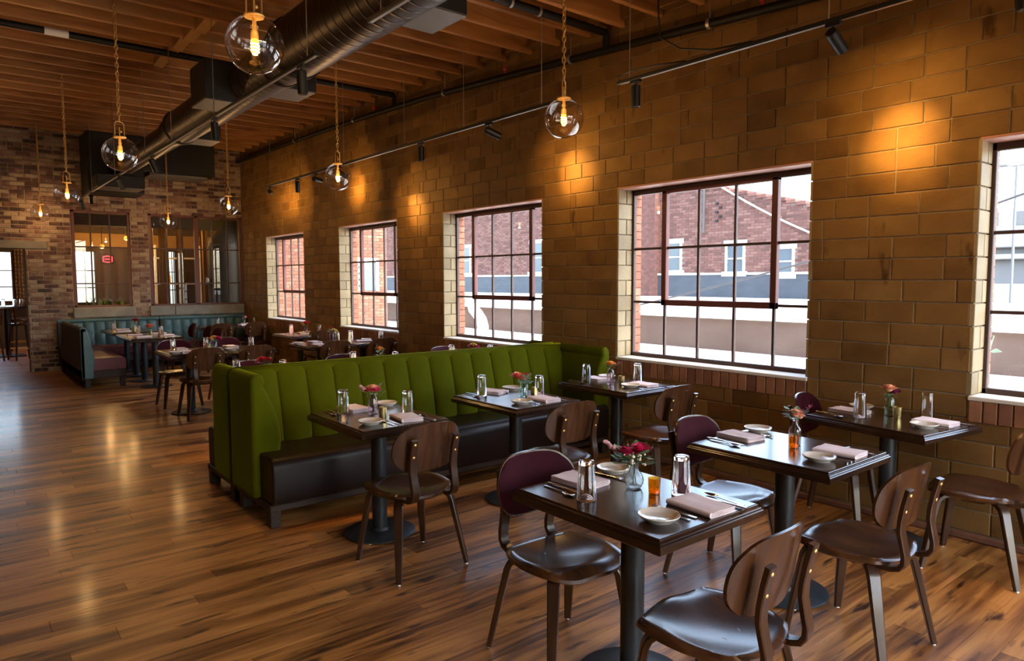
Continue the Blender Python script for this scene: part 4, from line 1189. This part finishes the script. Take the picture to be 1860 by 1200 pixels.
def item(me, name, k, lx, ly, rz, label, cat, group, z=TZ):
    x, y = P2(k, lx, ly); r = TP[k][2]
    return tag(put(me, name, None, (x, y, z), (0, 0, radians(rz+r))), label, cat, group)
G_ = 'tumblers turned upside down on the tables'; GP = 'side plates on the tables'; GN = 'folded napkins on the tables'; GC = 'cutlery on the tables'
def glass(k, lx, ly, w_): item(TUMB, 'tumbler', k, lx, ly, 0, 'upturned clear tumbler on %s side of %s' % (w_, TD[k]), 'glass', G_)
def plate(k, lx, ly, w_): item(PLATE, 'side_plate', k, lx, ly, 0, 'small off white plate on %s side of %s' % (w_, TD[k]), 'plate', GP)
def napkin(k, lx, ly, rz, w_): item(NAPS[rng.randint(0, 1)], 'napkin', k, lx, ly, rz, 'folded pink napkin on %s side of %s' % (w_, TD[k]), 'napkin', GN)
def setting(k, s, w_, pl=None, np_=None, gl=None, cutl=True, nr=0, forks=None, kn=None, spn=None):
    """s=+1 the side toward -y, s=-1 the far side (turned by 180 degrees)"""
    rz = 0 if s > 0 else 180
    if pl: plate(k, pl[0], pl[1], w_)
    if np_: napkin(k, np_[0], np_[1], rz+nr, w_)
    if gl: glass(k, gl[0], gl[1], w_)
    if cutl:
        fx, fy = forks or (-.055*s, -.255*s)
        item(FORKS[0], 'fork', k, fx+.010, fy, rz+3, 'long steel fork beside the napkin, %s side of %s' % (w_, TD[k]), 'fork', GC)
        item(FORKS[1], 'fork', k, fx-.020*s, fy-.012*s, rz-2, 'short outer steel fork on %s side of %s' % (w_, TD[k]), 'fork', GC)
        kx, ky = kn or (.175*s, -.265*s)
        item(KNIFE, 'knife', k, kx, ky, rz+2, 'steel dinner knife on %s side of %s' % (w_, TD[k]), 'knife', GC)
        sx_, sy_ = spn or (.208*s, -.255*s)
        item(SPOON, 'spoon', k, sx_, sy_, rz-3, 'steel spoon beside the knife, %s side of %s' % (w_, TD[k]), 'spoon', GC)

# ---------------- vases, flowers, votives
def vase(kind, k, lx, ly, desc):
    if kind == 'bulb':
        pr_ = [(0, .002), (.020, .0), (.030, .006), (.0375, .022), (.039, .036), (.034, .054), (.020, .070), (.0165, .082), (.0185, .098), (.026, .112), (.0245, .112), (.0165, .098), (.0145, .082), (.018, .070), (.031, .054), (.0355, .036), (.034, .022), (.027, .009), (0, .006)]; m = 'vase_clear'; nk = .105
    elif kind == 'bottle':
        pr_ = [(0, .001), (.026, 0), (.030, .004), (.031, .07), (.028, .085), (.014, .102), (.012, .125), (.0155, .130), (.0155, .135), (.0125, .135), (.0095, .125), (.0115, .102), (.0255, .084), (.0285, .07), (.027, .006), (0, .005)]; m = 'vase_mauve'; nk = .13
    elif kind == 'jar':
        pr_ = [(0, .001), (.030, 0), (.034, .004), (.034, .085), (.027, .094), (.029, .108), (.027, .108), (.0245, .094), (.0315, .084), (.0315, .006), (0, .005)]; m = 'vase_green'; nk = .10
    else:
        pr_ = [(0, .001), (.024, 0), (.029, .004), (.030, .095), (.024, .112), (.015, .120), (.017, .128), (.0145, .128), (.012, .120), (.022, .110), (.0275, .094), (.0265, .006), (0, .005)]; m = 'vase_mauve' if kind == 'mauve' else 'vase_green'; nk = .12
    x, y = P2(k, lx, ly)
    t = thing('flower_vase', desc+' on '+TD[k], 'vase', (x, y, TZ), rng.random(), 'flower vases on the tables')
    MB().lathe(pr_, 28).build('glass_body', M[m], t, smooth=True)
    return x, y, nk
def rose(r, n=26, seed=0, dome=False):
    q = random.Random(seed); mb = MB()
    mb.sphere((0, 0, -.1*r), r*.45, 8, 6)
    for i in range(n):
        f = i/(n-1); a = i*2.39996; R = r*(.16+.74*f**.7)
        tilt = (.25+1.15*f) if not dome else (.2+1.35*f)
        w_ = r*(.40+.38*f) if not dome else r*.28; h_ = r*(.62+.10*f) if not dome else r*.42
        c = Vector((cos(a), sin(a), 0)); s = Vector((-sin(a), cos(a), 0)); up = (Vector((0, 0, 1))*cos(tilt)+c*sin(tilt))
        base = c*(R*.55)+Vector((0, 0, (-.28+.10*(1-f))*r if not dome else -.15*r))
        vs = []; j = q.uniform(.9, 1.1)
        for v in range(4):
            V = v/3
            for u in range(5):
                U = (2*u/4-1)
                p = base+up*(h_*j*V*(1-.12*U*U))+s*(w_*U*sqrt(max(.03, 1-(V-.55)**2*2.2))*.85)+c*(r*.22*(V*V)*.6-r*.16*U*U)
                vs.append(tuple(p))
        fs = [(v*5+u, v*5+u+1, v*5+u+6, v*5+u+5) for v in range(3) for u in range(4)]
        mb.add(vs, fs)
    return mb
ROSE = {}
def blossom(col, r, pos, tilt, parent, dome=False):
    r = r*1.7
    key = (col, round(r, 3), dome)
    if key not in ROSE: ROSE[key] = rose(r, 34 if dome else 24, hash(col) % 97 if False else len(col), dome).mesh('blossom', PET[col], 'all', fix=False)
    return put(ROSE[key], 'blossom', parent, pos, tilt)
def leaves(n, spread, h0, h1, parent, mat, size, seed):
    spread *= 1.25; size *= 1.15
    q = random.Random(seed); mb = MB()
    for i in range(n):
        a = q.random()*2*pi; R = spread*(.35+.65*q.random()); z = h0+(h1-h0)*q.random()
        c = Vector((cos(a), sin(a), q.uniform(-.35, .55))).normalized(); s = Vector((-sin(a), cos(a), 0)); nrm = c.cross(s)
        p = Vector((R*.6*cos(a), R*.6*sin(a), z)); L = size*q.uniform(.7, 1.3); w_ = L*.34
        pts = []
        for t_, ww in ((0, .12), (.3, .9), (.6, 1.0), (.85, .55), (1, .06)):
            b = p+c*(L*t_)-nrm*(-L*.18*t_*t_); pts += [tuple(b-s*(w_*ww)), tuple(b+nrm*(-w_*.15)), tuple(b+s*(w_*ww))]
        mb.add(pts, [(r*3+k, r*3+k+1, r*3+k+4, r*3+k+3) for r in range(4) for k in range(2)])
    o = mb.build('foliage', M[mat], parent, smooth='all', fix=False); o['kind'] = 'stuff'
def bouquet(k, x, y, nk, desc, heads, leafmat='leaf', nleaf=16, spread=.055, size=.035, sprigs=(), filler=None, seed=1):
    """heads: (colour, radius, dx, dy, dz above the neck)"""
    t = thing('bouquet', desc+' on '+TD[k], 'flowers', (x, y, TZ), 0, 'small bouquets on the tables')
    for c, r, dx, dy, dz in heads:
        p = Vector((dx, dy, nk+dz))
        MB().tube([(-dx*.25, -dy*.25, .012), (dx*.1, dy*.1, nk), tuple(p-Vector((0, 0, r*.5)))], .0018, 5).build('stem', M['stem'], t)
        blossom(c, r, tuple(p), (-dy*6, dx*6, seed), t, c in ('peach', 'orange', 'pink'))
    if nleaf: leaves(nleaf, spread, nk-.01, nk+.05, t, leafmat, size, seed)
    for c, pts in sprigs:
        mb = MB(); pts = [Vector((a, b, nk+cz)) for a, b, cz in pts]
        if c == 'plume':
            n = 12
            for i in range(n):
                p = pts[0].lerp(pts[-1], .35+.65*i/(n-1)); mb.sphere(tuple(p+Vector((.004*sin(i*9), .004*cos(i*7), .003*sin(i*5)))), .011*(1-.45*abs(i/(n-1)-.35)), 7, 5)
            mb.build('plume', PET['plume'], t, smooth='all')
        else:
            q = random.Random(3)
            for i in range(14):
                p = pts[0].lerp(pts[-1], .35+.65*i/13); d = Vector((q.uniform(-1, 1), q.uniform(-1, 1), q.uniform(-.4, 1)))*.016
                s = Vector((d.y, -d.x, .002))*.45
                mb.add([tuple(p), tuple(p+d*.6+s), tuple(p+d*1.2), tuple(p+d*.6-s)], [(0, 1, 2, 3)])
            mb.build('sprig', PET[c] if c in PET else M[c], t, smooth='all', fix=False)
        MB().tube([tuple(Vector((0, 0, .02))), tuple(pts[0]), tuple(pts[-1])], .0014, 5).build('stem', M['stem'], t)
    if filler:
        q = random.Random(seed+5); mb = MB()
        for i in range(34):
            a = q.random()*2*pi; R = spread*(.3+.9*q.random())
            mb.sphere((R*cos(a), R*sin(a), nk+q.uniform(-.005, .055)), q.uniform(.0035, .0065), 6, 4)
        o = mb.build('filler_buds', PET[filler], t, smooth='all'); o['kind'] = 'stuff'
    return t
def votive(k, lx, ly, gold):
    x, y = P2(k, lx, ly)
    t = thing('votive', ('gold mercury glass votive candle on ' if gold else 'amber glass votive candle on ')+TD[k], 'candle', (x, y, TZ), 0, 'votive candles on the tables')
    MB().lathe([(0, .003), (.020, .002), (.0225, 0), (.0255, .064), (.0240, .064), (.0215, .006), (0, .005)], 24).build('glass_cup', M['gold_votive'] if gold else M['amber'], t, smooth=True)
    MB().lathe([(0, .0055), (.0195, .0055), (.0195, .017), (.017, .0165), (0, .016)], 20).build('tealight', M['wax'], t, smooth=True)
    MB().cyl((0, 0, .016), (0, 0, .022), .0012, 5).build('wick', M['black'], t)

# front tables
setting('T1', 1, 'near', pl=(-.145, -.245), np_=(.085, -.255), gl=(.165, -.105), nr=-4, forks=(-.045, -.225), kn=(.19, -.27), spn=(.225, -.262))
setting('T1', -1, 'far', pl=(.195, .285), np_=(-.035, .265), gl=(-.175, .085), nr=3, forks=(.115, .235), kn=(-.148, .225), spn=(-.187, .232))
setting('T2', 1, 'near', pl=(-.12, -.235), np_=(.085, -.235), nr=2)
setting('T2', -1, 'far', pl=(.225, .295), np_=(.01, .27), nr=-6, forks=(.125, .25), kn=(-.14, .26), spn=(-.175, .24))
setting('T3', 1, 'near', pl=(-.065, -.245), np_=(.095, -.225), gl=(.235, -.10), nr=4, forks=(.005, -.27), kn=(.20, -.28), spn=(.235, -.275))
setting('T3', -1, 'far', pl=(.185, .295), np_=(-.01, .255), gl=(-.10, .125), nr=0)
setting('B1', 1, 'aisle', pl=(-.155, -.20), np_=(.09, -.20), gl=(.155, -.10), nr=-8, forks=(-.05, -.24))
setting('B1', -1, 'bench', pl=(.215, .285), np_=(-.03, .275), gl=(-.14, .20), nr=4)
setting('B2', 1, 'aisle', pl=(-.13, -.225), np_=(.08, -.22), gl=(.165, -.075), nr=0, forks=(-.045, -.26))
setting('B2', -1, 'bench', pl=(.20, .29), np_=(-.005, .275), gl=(-.14, .22), nr=18)
setting('B3', 1, 'aisle', pl=(-.05, -.19), np_=(.09, -.20), gl=(.22, -.03), nr=0)
setting('B3', -1, 'bench', pl=(.19, .29), np_=(.03, .27), gl=(-.15, .20), nr=-5)
x, y, nk = vase('bulb', 'T1', .085, .070, 'round bellied clear glass bud vase')
bouquet('T1', x, y, nk, 'magenta roses with pale buds and plume', [('magenta', .026, .018, -.012, .058), ('magenta', .023, -.022, .024, .048)], 'leaf', 44, .066, .042,
        sprigs=[('plume', ((-.02, .03, .01), (-.075, .095, .085)))], filler='white', seed=4)
x, y, nk = vase('bottle', 'T2', .085, .0, 'slim mauve glass bottle vase')
bouquet('T2', x, y, nk, 'peach chrysanthemum with grey leaves and a burgundy sprig', [('peach', .030, .0, .0, .038), ('peach', .020, .03, -.01, .02)], 'euc', 18, .062, .036, sprigs=[('burgundy', ((.02, -.01, .02), (.075, -.05, .07)))], seed=7)
x, y, nk = vase('green', 'T3', .105, .06, 'pale green glass bottle vase')
bouquet('T3', x, y, nk, 'peach pink carnation with magenta petals', [('peach', .032, -.005, .005, .058), ('burgundy', .018, .035, -.015, .03)], 'leaf', 10, .035, .028, seed=9)
x, y, nk = vase('mauve', 'B1', .005, .075, 'frosted mauve glass cylinder vase')
bouquet('B1', x, y, nk, 'peach and hot pink blooms with eucalyptus', [('peach', .034, .0, .0, .050), ('hotpink', .018, .004, -.026, .042), ('red', .013, -.035, .0, .036)], 'euc', 16, .075, .034, sprigs=[('plume', ((-.03, .02, .01), (-.075, .02, .065)))], seed=12)
x, y, nk = vase('jar', 'B2', .075, .0, 'square shouldered pale glass jar vase')
bouquet('B2', x, y, nk, 'single coral rose with grey green foliage', [('coral', .030, -.032, .02, .052), ('red', .014, .02, .01, .06)], 'euc', 16, .045, .040, seed=15)
x, y, nk = vase('mauve', 'B3', -.055, .02, 'slim mauve glass bud vase')
bouquet('B3', x, y, nk, 'orange ranunculus with a red sprig', [('orange', .032, .0, .0, .052)], 'leaf', 10, .045, .028, sprigs=[('burgundy', ((.02, -.01, .02), (.09, -.03, .05)))], seed=18)
votive('T1', .085, -.035, False); votive('T2', .015, -.035, False); votive('T3', .085, .0, True)
votive('B1', .0, -.065, True); votive('B2', .15, -.03, True); votive('B3', .035, -.02, True)

# tables behind: only what shows
def table_set(k, items):
    for it in items:
        if it[0] == 'g': glass(k, it[1], it[2], it[3])
        if it[0] == 'p': plate(k, it[1], it[2], it[3])
        if it[0] == 'n': napkin(k, it[1], it[2], it[4] if len(it) > 4 else 0, it[3])
        if it[0] == 'v': votive(k, it[1], it[2], True)
std = [('g', -.14, .18, 'far'), ('g', .17, -.10, 'near'), ('n', .08, -.22, 'near', 5), ('n', -.03, .26, 'far', 184), ('p', -.15, -.24, 'near'), ('p', .19, .27, 'far'), ('v', .06, .03, '')]
table_set('C1', std); table_set('C2', std); table_set('C3', std)
table_set('D1', [('g', -.17, .05, 'far'), ('g', .20, .02, 'near'), ('n', -.05, .24, 'far', 178), ('n', -.08, -.20, 'near', 3), ('v', .25, .10, ''), ('p', -.20, -.20, 'near')])
table_set('D2', [('g', .02, -.28, 'near'), ('n', -.08, .22, 'far', 181), ('n', .18, -.16, 'near', 2), ('p', -.20, -.22, 'near')])
table_set('D3', [('g', .22, -.04, 'near'), ('n', -.10, -.20, 'near', 4), ('n', .02, .25, 'far', 178), ('p', -.23, .20, 'far')])
table_set('D4', [('g', -.14, .08, 'far'), ('g', .18, -.20, 'near'), ('n', .0, -.05, 'near', 70), ('p', .12, .12, 'far')])
table_set('G', [('g', -.10, .10, 'far'), ('n', .06, .05, 'far', 175), ('p', .18, .18, 'far'), ('g', .22, -.25, 'near')])
table_set('E1', [('g', -.10, .25, 'far'), ('g', .12, -.25, 'near'), ('n', -.14, -.30, 'near', 92), ('n', -.16, .22, 'far', 88), ('n', .20, -.18, 'near end', 95), ('n', .20, .30, 'far end', 93), ('v', .03, .0, '')])
table_set('E0', [('g', -.20, .30, 'far'), ('g', .10, .10, 'near'), ('n', -.16, -.30, 'near', 92), ('n', -.10, .2, 'far', 95), ('v', .05, -.05, '')])
table_set('F1', [('g', .14, .10, 'far'), ('n', .18, -.18, 'near', 0)])
table_set('F2', [('n', -.10, -.20, 'near', 3), ('n', .05, .16, 'far', 176), ('g', .20, .10, 'far')])
for k, kind, lx, ly, vd, d, heads, lf in (
    ('C1', 'green', .03, -.03, 'short clear glass vase', 'red carnations with a pink bloom', [('red', .032, -.01, 0, .045), ('red', .024, .035, .0, .04), ('pink', .02, -.05, .0, .03)], 'leaf'),
    ('C2', 'mauve', .03, -.04, 'short mauve glass vase', 'orange dahlia with grey leaves', [('orange', .030, 0, 0, .075)], 'euc'),
    ('C3', 'jar', -.02, -.06, 'short clear glass jar', 'yellow and hot pink blooms', [('yellow', .02, -.005, 0, .07), ('hotpink', .02, .04, 0, .045), ('magenta', .013, -.045, 0, .06)], 'leaf'),
    ('D1', 'jar', .29, .0, 'clear glass jar vase', 'orange and crimson blooms', [('orange', .03, -.03, 0, .045), ('yellow', .018, .0, 0, .06), ('magenta', .028, .045, 0, .045)], 'leaf'),
    ('D3', 'mauve', .26, .22, 'tall mauve bud vase', 'pale yellow rose with a red bud', [('yellow', .03, .05, 0, .035), ('red', .017, -.005, 0, .085)], 'euc'),
    ('G', 'mauve', .10, -.02, 'small glass vase', 'dark red blooms with yellow sprays', [('red', .035, 0, 0, .06), ('yellow', .018, -.06, 0, .04)], 'leaf'),
    ('E1', 'jar', .02, .06, 'small clear glass vase', 'coral orange dahlias', [('coral', .038, .0, 0, .05), ('orange', .03, .03, 0, .045)], 'leaf'),
    ('E0', 'green', .08, .0, 'small pale green vase', 'deep red dahlia', [('red', .036, 0, 0, .06)], 'leaf'),
    ('F2', 'jar', -.02, .0, 'small clear jar vase', 'pale pink rose', [('pink', .03, .02, 0, .05)], 'euc')):
    x, y, nk = vase(kind, k, lx, ly, vd)
    bouquet(k, x, y, nk, d, heads, lf, 12, .05, .032, seed=len(d))

# ------------------------------------------------------------ back room things
def stool(x, y, rz, label):
    t = thing('bar_stool', label, 'stool', (x, y, 0), rz, 'bar stools beyond the doorway')
    for sx in (-1, 1):
        for sy in (-1, 1): MB().strap([(sx*.13, sy*.13, .70), (sx*.19, sy*.19, 0)], (1, 0, 0), .03, .03).build('leg', M['walnut_leg'], t)
    MB().lathe([(0, .70), (.18, .70), (.19, .72), (.185, .745), (0, .75)], 20).build('seat', M['walnut'], t, smooth=True)
    MB().strap([(-.17, -.17, .72), (-.18, -.19, .9), (-.18, -.21, 1.05)], (1, 0, 0), .035, .02).build('back_post', M['walnut_leg'], t)
    MB().strap([(.17, -.17, .72), (.18, -.19, .9), (.18, -.21, 1.05)], (1, 0, 0), .035, .02).build('back_post', M['walnut_leg'], t)
    MB().cbox(-.20, .20, -.225, -.195, .88, 1.06, .006).build('backrest', M['walnut'], t)
    for s in (-1, 1): MB().cbox(-.17, .17, s*.17-.01, s*.17+.01, .22, .245, .003).build('foot_rail', M['brass'], t)
stool(1.16, 17.3, .3, 'dark bar stool just inside the doorway by the brick jamb')
stool(.62, 17.35, .2, 'dark bar stool second inside the doorway')
stool(1.25, 19.3, 2.9, 'dark bar stool deepest inside the doorway')
t = thing('bar_table', 'tall dark bar table beyond the doorway with small dishes', 'table', (1.08, 18.25, 0))
MB().cbox(-.55, .28, -.35, .35, 1.03, 1.07, .006).build('table_top', M['table'], t)
MB().cyl((-.1, 0, .02), (-.1, 0, 1.03), .05, 16).build('column', M['black'], t, smooth=True)
MB().cbox(-.4, .2, -.25, .25, 0, .025, .006).build('base_plate', M['black'], t)
for i, (x, y) in enumerate(((.72, 18.2), (.92, 18.1), (1.12, 18.2), (1.25, 18.35))):
    tag(put(TUMB, 'tumbler', None, (x, y, 1.0702)), 'upturned tumbler on bar table beyond the doorway, '+('leftmost', 'second from left', 'third from left', 'rightmost')[i], 'glass', 'tumblers on the bar table')
cu = thing('mesh_screen', 'gold chequered mesh screen hanging beside the doorway window', 'curtain', (1.42, 20.372, 0))
MB().box(-.13, .15, .02, .03, 1.05, 2.50).build('backing', M['curtain_gold'], cu)
for i in range(5): MB().cbox(-.135+.065*i, -.115+.065*i, -.005, .02, 1.05, 2.35, .002).build('slat', M['walnut_leg'], cu)
for i in range(14): MB().cbox(-.13, .15, -.008, .012, 1.08+.093*i, 1.105+.093*i, .002).build('slat', M['walnut_leg'], cu)
ns = thing('neon_sign', 'small glowing red neon sign inside the partition room', 'sign', (3.24, 20.358, 2.15))
MB().tube([(-.10, 0, -.06), (-.10, 0, .06), (.0, 0, .08), (.10, 0, .06), (.10, 0, -.06), (0, 0, -.08)], .012, 6, closed=True).build('neon_tube', M['neon'], ns, smooth='all')
MB().tube([(-.06, 0, 0), (.06, 0, 0)], .012, 6).build('neon_tube', M['neon'], ns)
MB().cbox(-.15, .15, .02, .04, -.12, .12, .004).build('backing', M['black'], ns)
for x, y, z, l in ((3.12, 18.6, 3.0, 'small round glowing lamp high in the partition room'), (2.95, 19.2, 2.42, 'amber glowing lamp lower in the partition room'), (3.42, 18.9, 2.62, 'amber glowing lamp beside the neon in the partition room'), (4.30, 18.2, 3.02, 'small glowing lamp at the top of wide partition window')):
    p = thing('room_pendant', l, 'pendant light', (x, y, z))
    MB().sphere((0, 0, 0), .055, 14, 10).build('globe', M['bulb'] if z > 2.9 else M['wax'], p, smooth='all')
    MB().cyl((0, 0, .05), (0, 0, 3.55-z), .008, 6).build('cord', M['black'], p)
    ld = bpy.data.lights.new('lamp_light', 'POINT'); lo = bpy.data.objects.new('lamp_light', ld); COL.objects.link(lo); lo.parent = p
    ld.energy = PENDANT_W*2.2; ld.color = WARM; ld.shadow_soft_size = .05; lo.location = (0, 0, -.12)
for i, (x, y, w_) in enumerate(((3.72, 17.9, .16), (4.02, 17.95, .20), (4.42, 18.1, .16), (5.02, 18.3, .18), (5.36, 18.4, .2))):
    c = MB()
    c.grid(lambda u, v: (-w_/2+w_*u, .03*sin(u*14), 3.545*v), 16, 1); c.grid(lambda u, v: (-w_/2+w_*u, .03*sin(u*14)+.012, 3.545*v), 16, 1, flip=True)
    tag(c.build('curtain', M['curtain_gold'], smooth='all', loc=(x, y, 0)), ['gold curtain strip by the brick pier', 'broad gold curtain strip left of the mullion', 'narrow gold curtain strip at the mullion', 'gold curtain strip right of the mullion', 'gold curtain strip deepest right'][i]+' inside the wide partition window', 'curtain', 'gold curtain strips in the partition room')
tk = thing('dark_tank', 'tall dark cone topped tank inside the wide partition window at right', 'tank', (5.05, 16.4, 0))
MB().lathe([(0, 2.95), (.12, 2.9), (.42, 2.5), (.47, 2.35), (.47, .5), (.35, .25), (0, .2)], 28).build('body', M['plenum'], tk, smooth=True)
for q in range(3): MB().cyl((.3*cos(q*2.1), .3*sin(q*2.1), 0), (.3*cos(q*2.1), .3*sin(q*2.1), .5), .03, 8).build('leg', M['grey_metal'], tk)
MB().tube([(-.48, 0, 1.6), (-.52, 0, 1.6)], .08, 12).build('port', M['grey_metal'], tk)
pl = thing('planter', 'leafy plant in a dark planter below the bright window of partition room', 'plant', (3.0, 19.6, 0))
MB().cbox(-.4, .4, -.15, .15, 0, .85, .01).build('box', M['plaster_dark'], pl)
q = random.Random(5); mb = MB()
for i in range(60):
    a = q.random()*6.28; p = Vector((q.uniform(-.38, .38), q.uniform(-.1, .1), .85)); d = Vector((cos(a)*.5, sin(a)*.4, 1)).normalized()*q.uniform(.15, .42); s = Vector((-sin(a), cos(a), 0))*.03
    mb.add([tuple(p), tuple(p+d*.5+s), tuple(p+d), tuple(p+d*.5-s)], [(0, 1, 2, 3)])
o = mb.build('foliage', M['leaf'], pl, fix=False); o['kind'] = 'stuff'
sf = thing('back_bar', 'dark back bar shelf with bottles inside the wide partition window', 'shelf', (5.0, 19.3, 0))
MB().cbox(-.9, 1.3, 0, .35, 0, 1.0, .01).build('counter', M['plaster_dark'], sf)
for z in (1.5, 2.15): MB().cbox(-.9, 1.3, .05, .3, z, z+.04, .005).build('shelf_board', M['white_metal'], sf)
for x in (-.88, .2, 1.26): MB().cbox(x, x+.04, .05, .3, 1.0, 2.5, .005).build('upright', M['white_metal'], sf)
for i in range(9):
    x = 4.25+i*.22
    if abs(x-5.2) < .06: x += .08
    b = MB().lathe([(0, 0), (.035, 0), (.036, .17), (.014, .22), (.014, .28), (0, .28)], 12)
    tag(b.build('bottle', M['amber'] if i % 2 else M['vase_green'], smooth=True, loc=(x, 19.46, 1.5402)), 'bottle on the lower shelf of the back bar, %s from its left end' % ('first', 'second', 'third', 'fourth', 'fifth', 'sixth', 'seventh', 'eighth', 'ninth')[i], 'bottle', 'bottles on the back bar shelf')
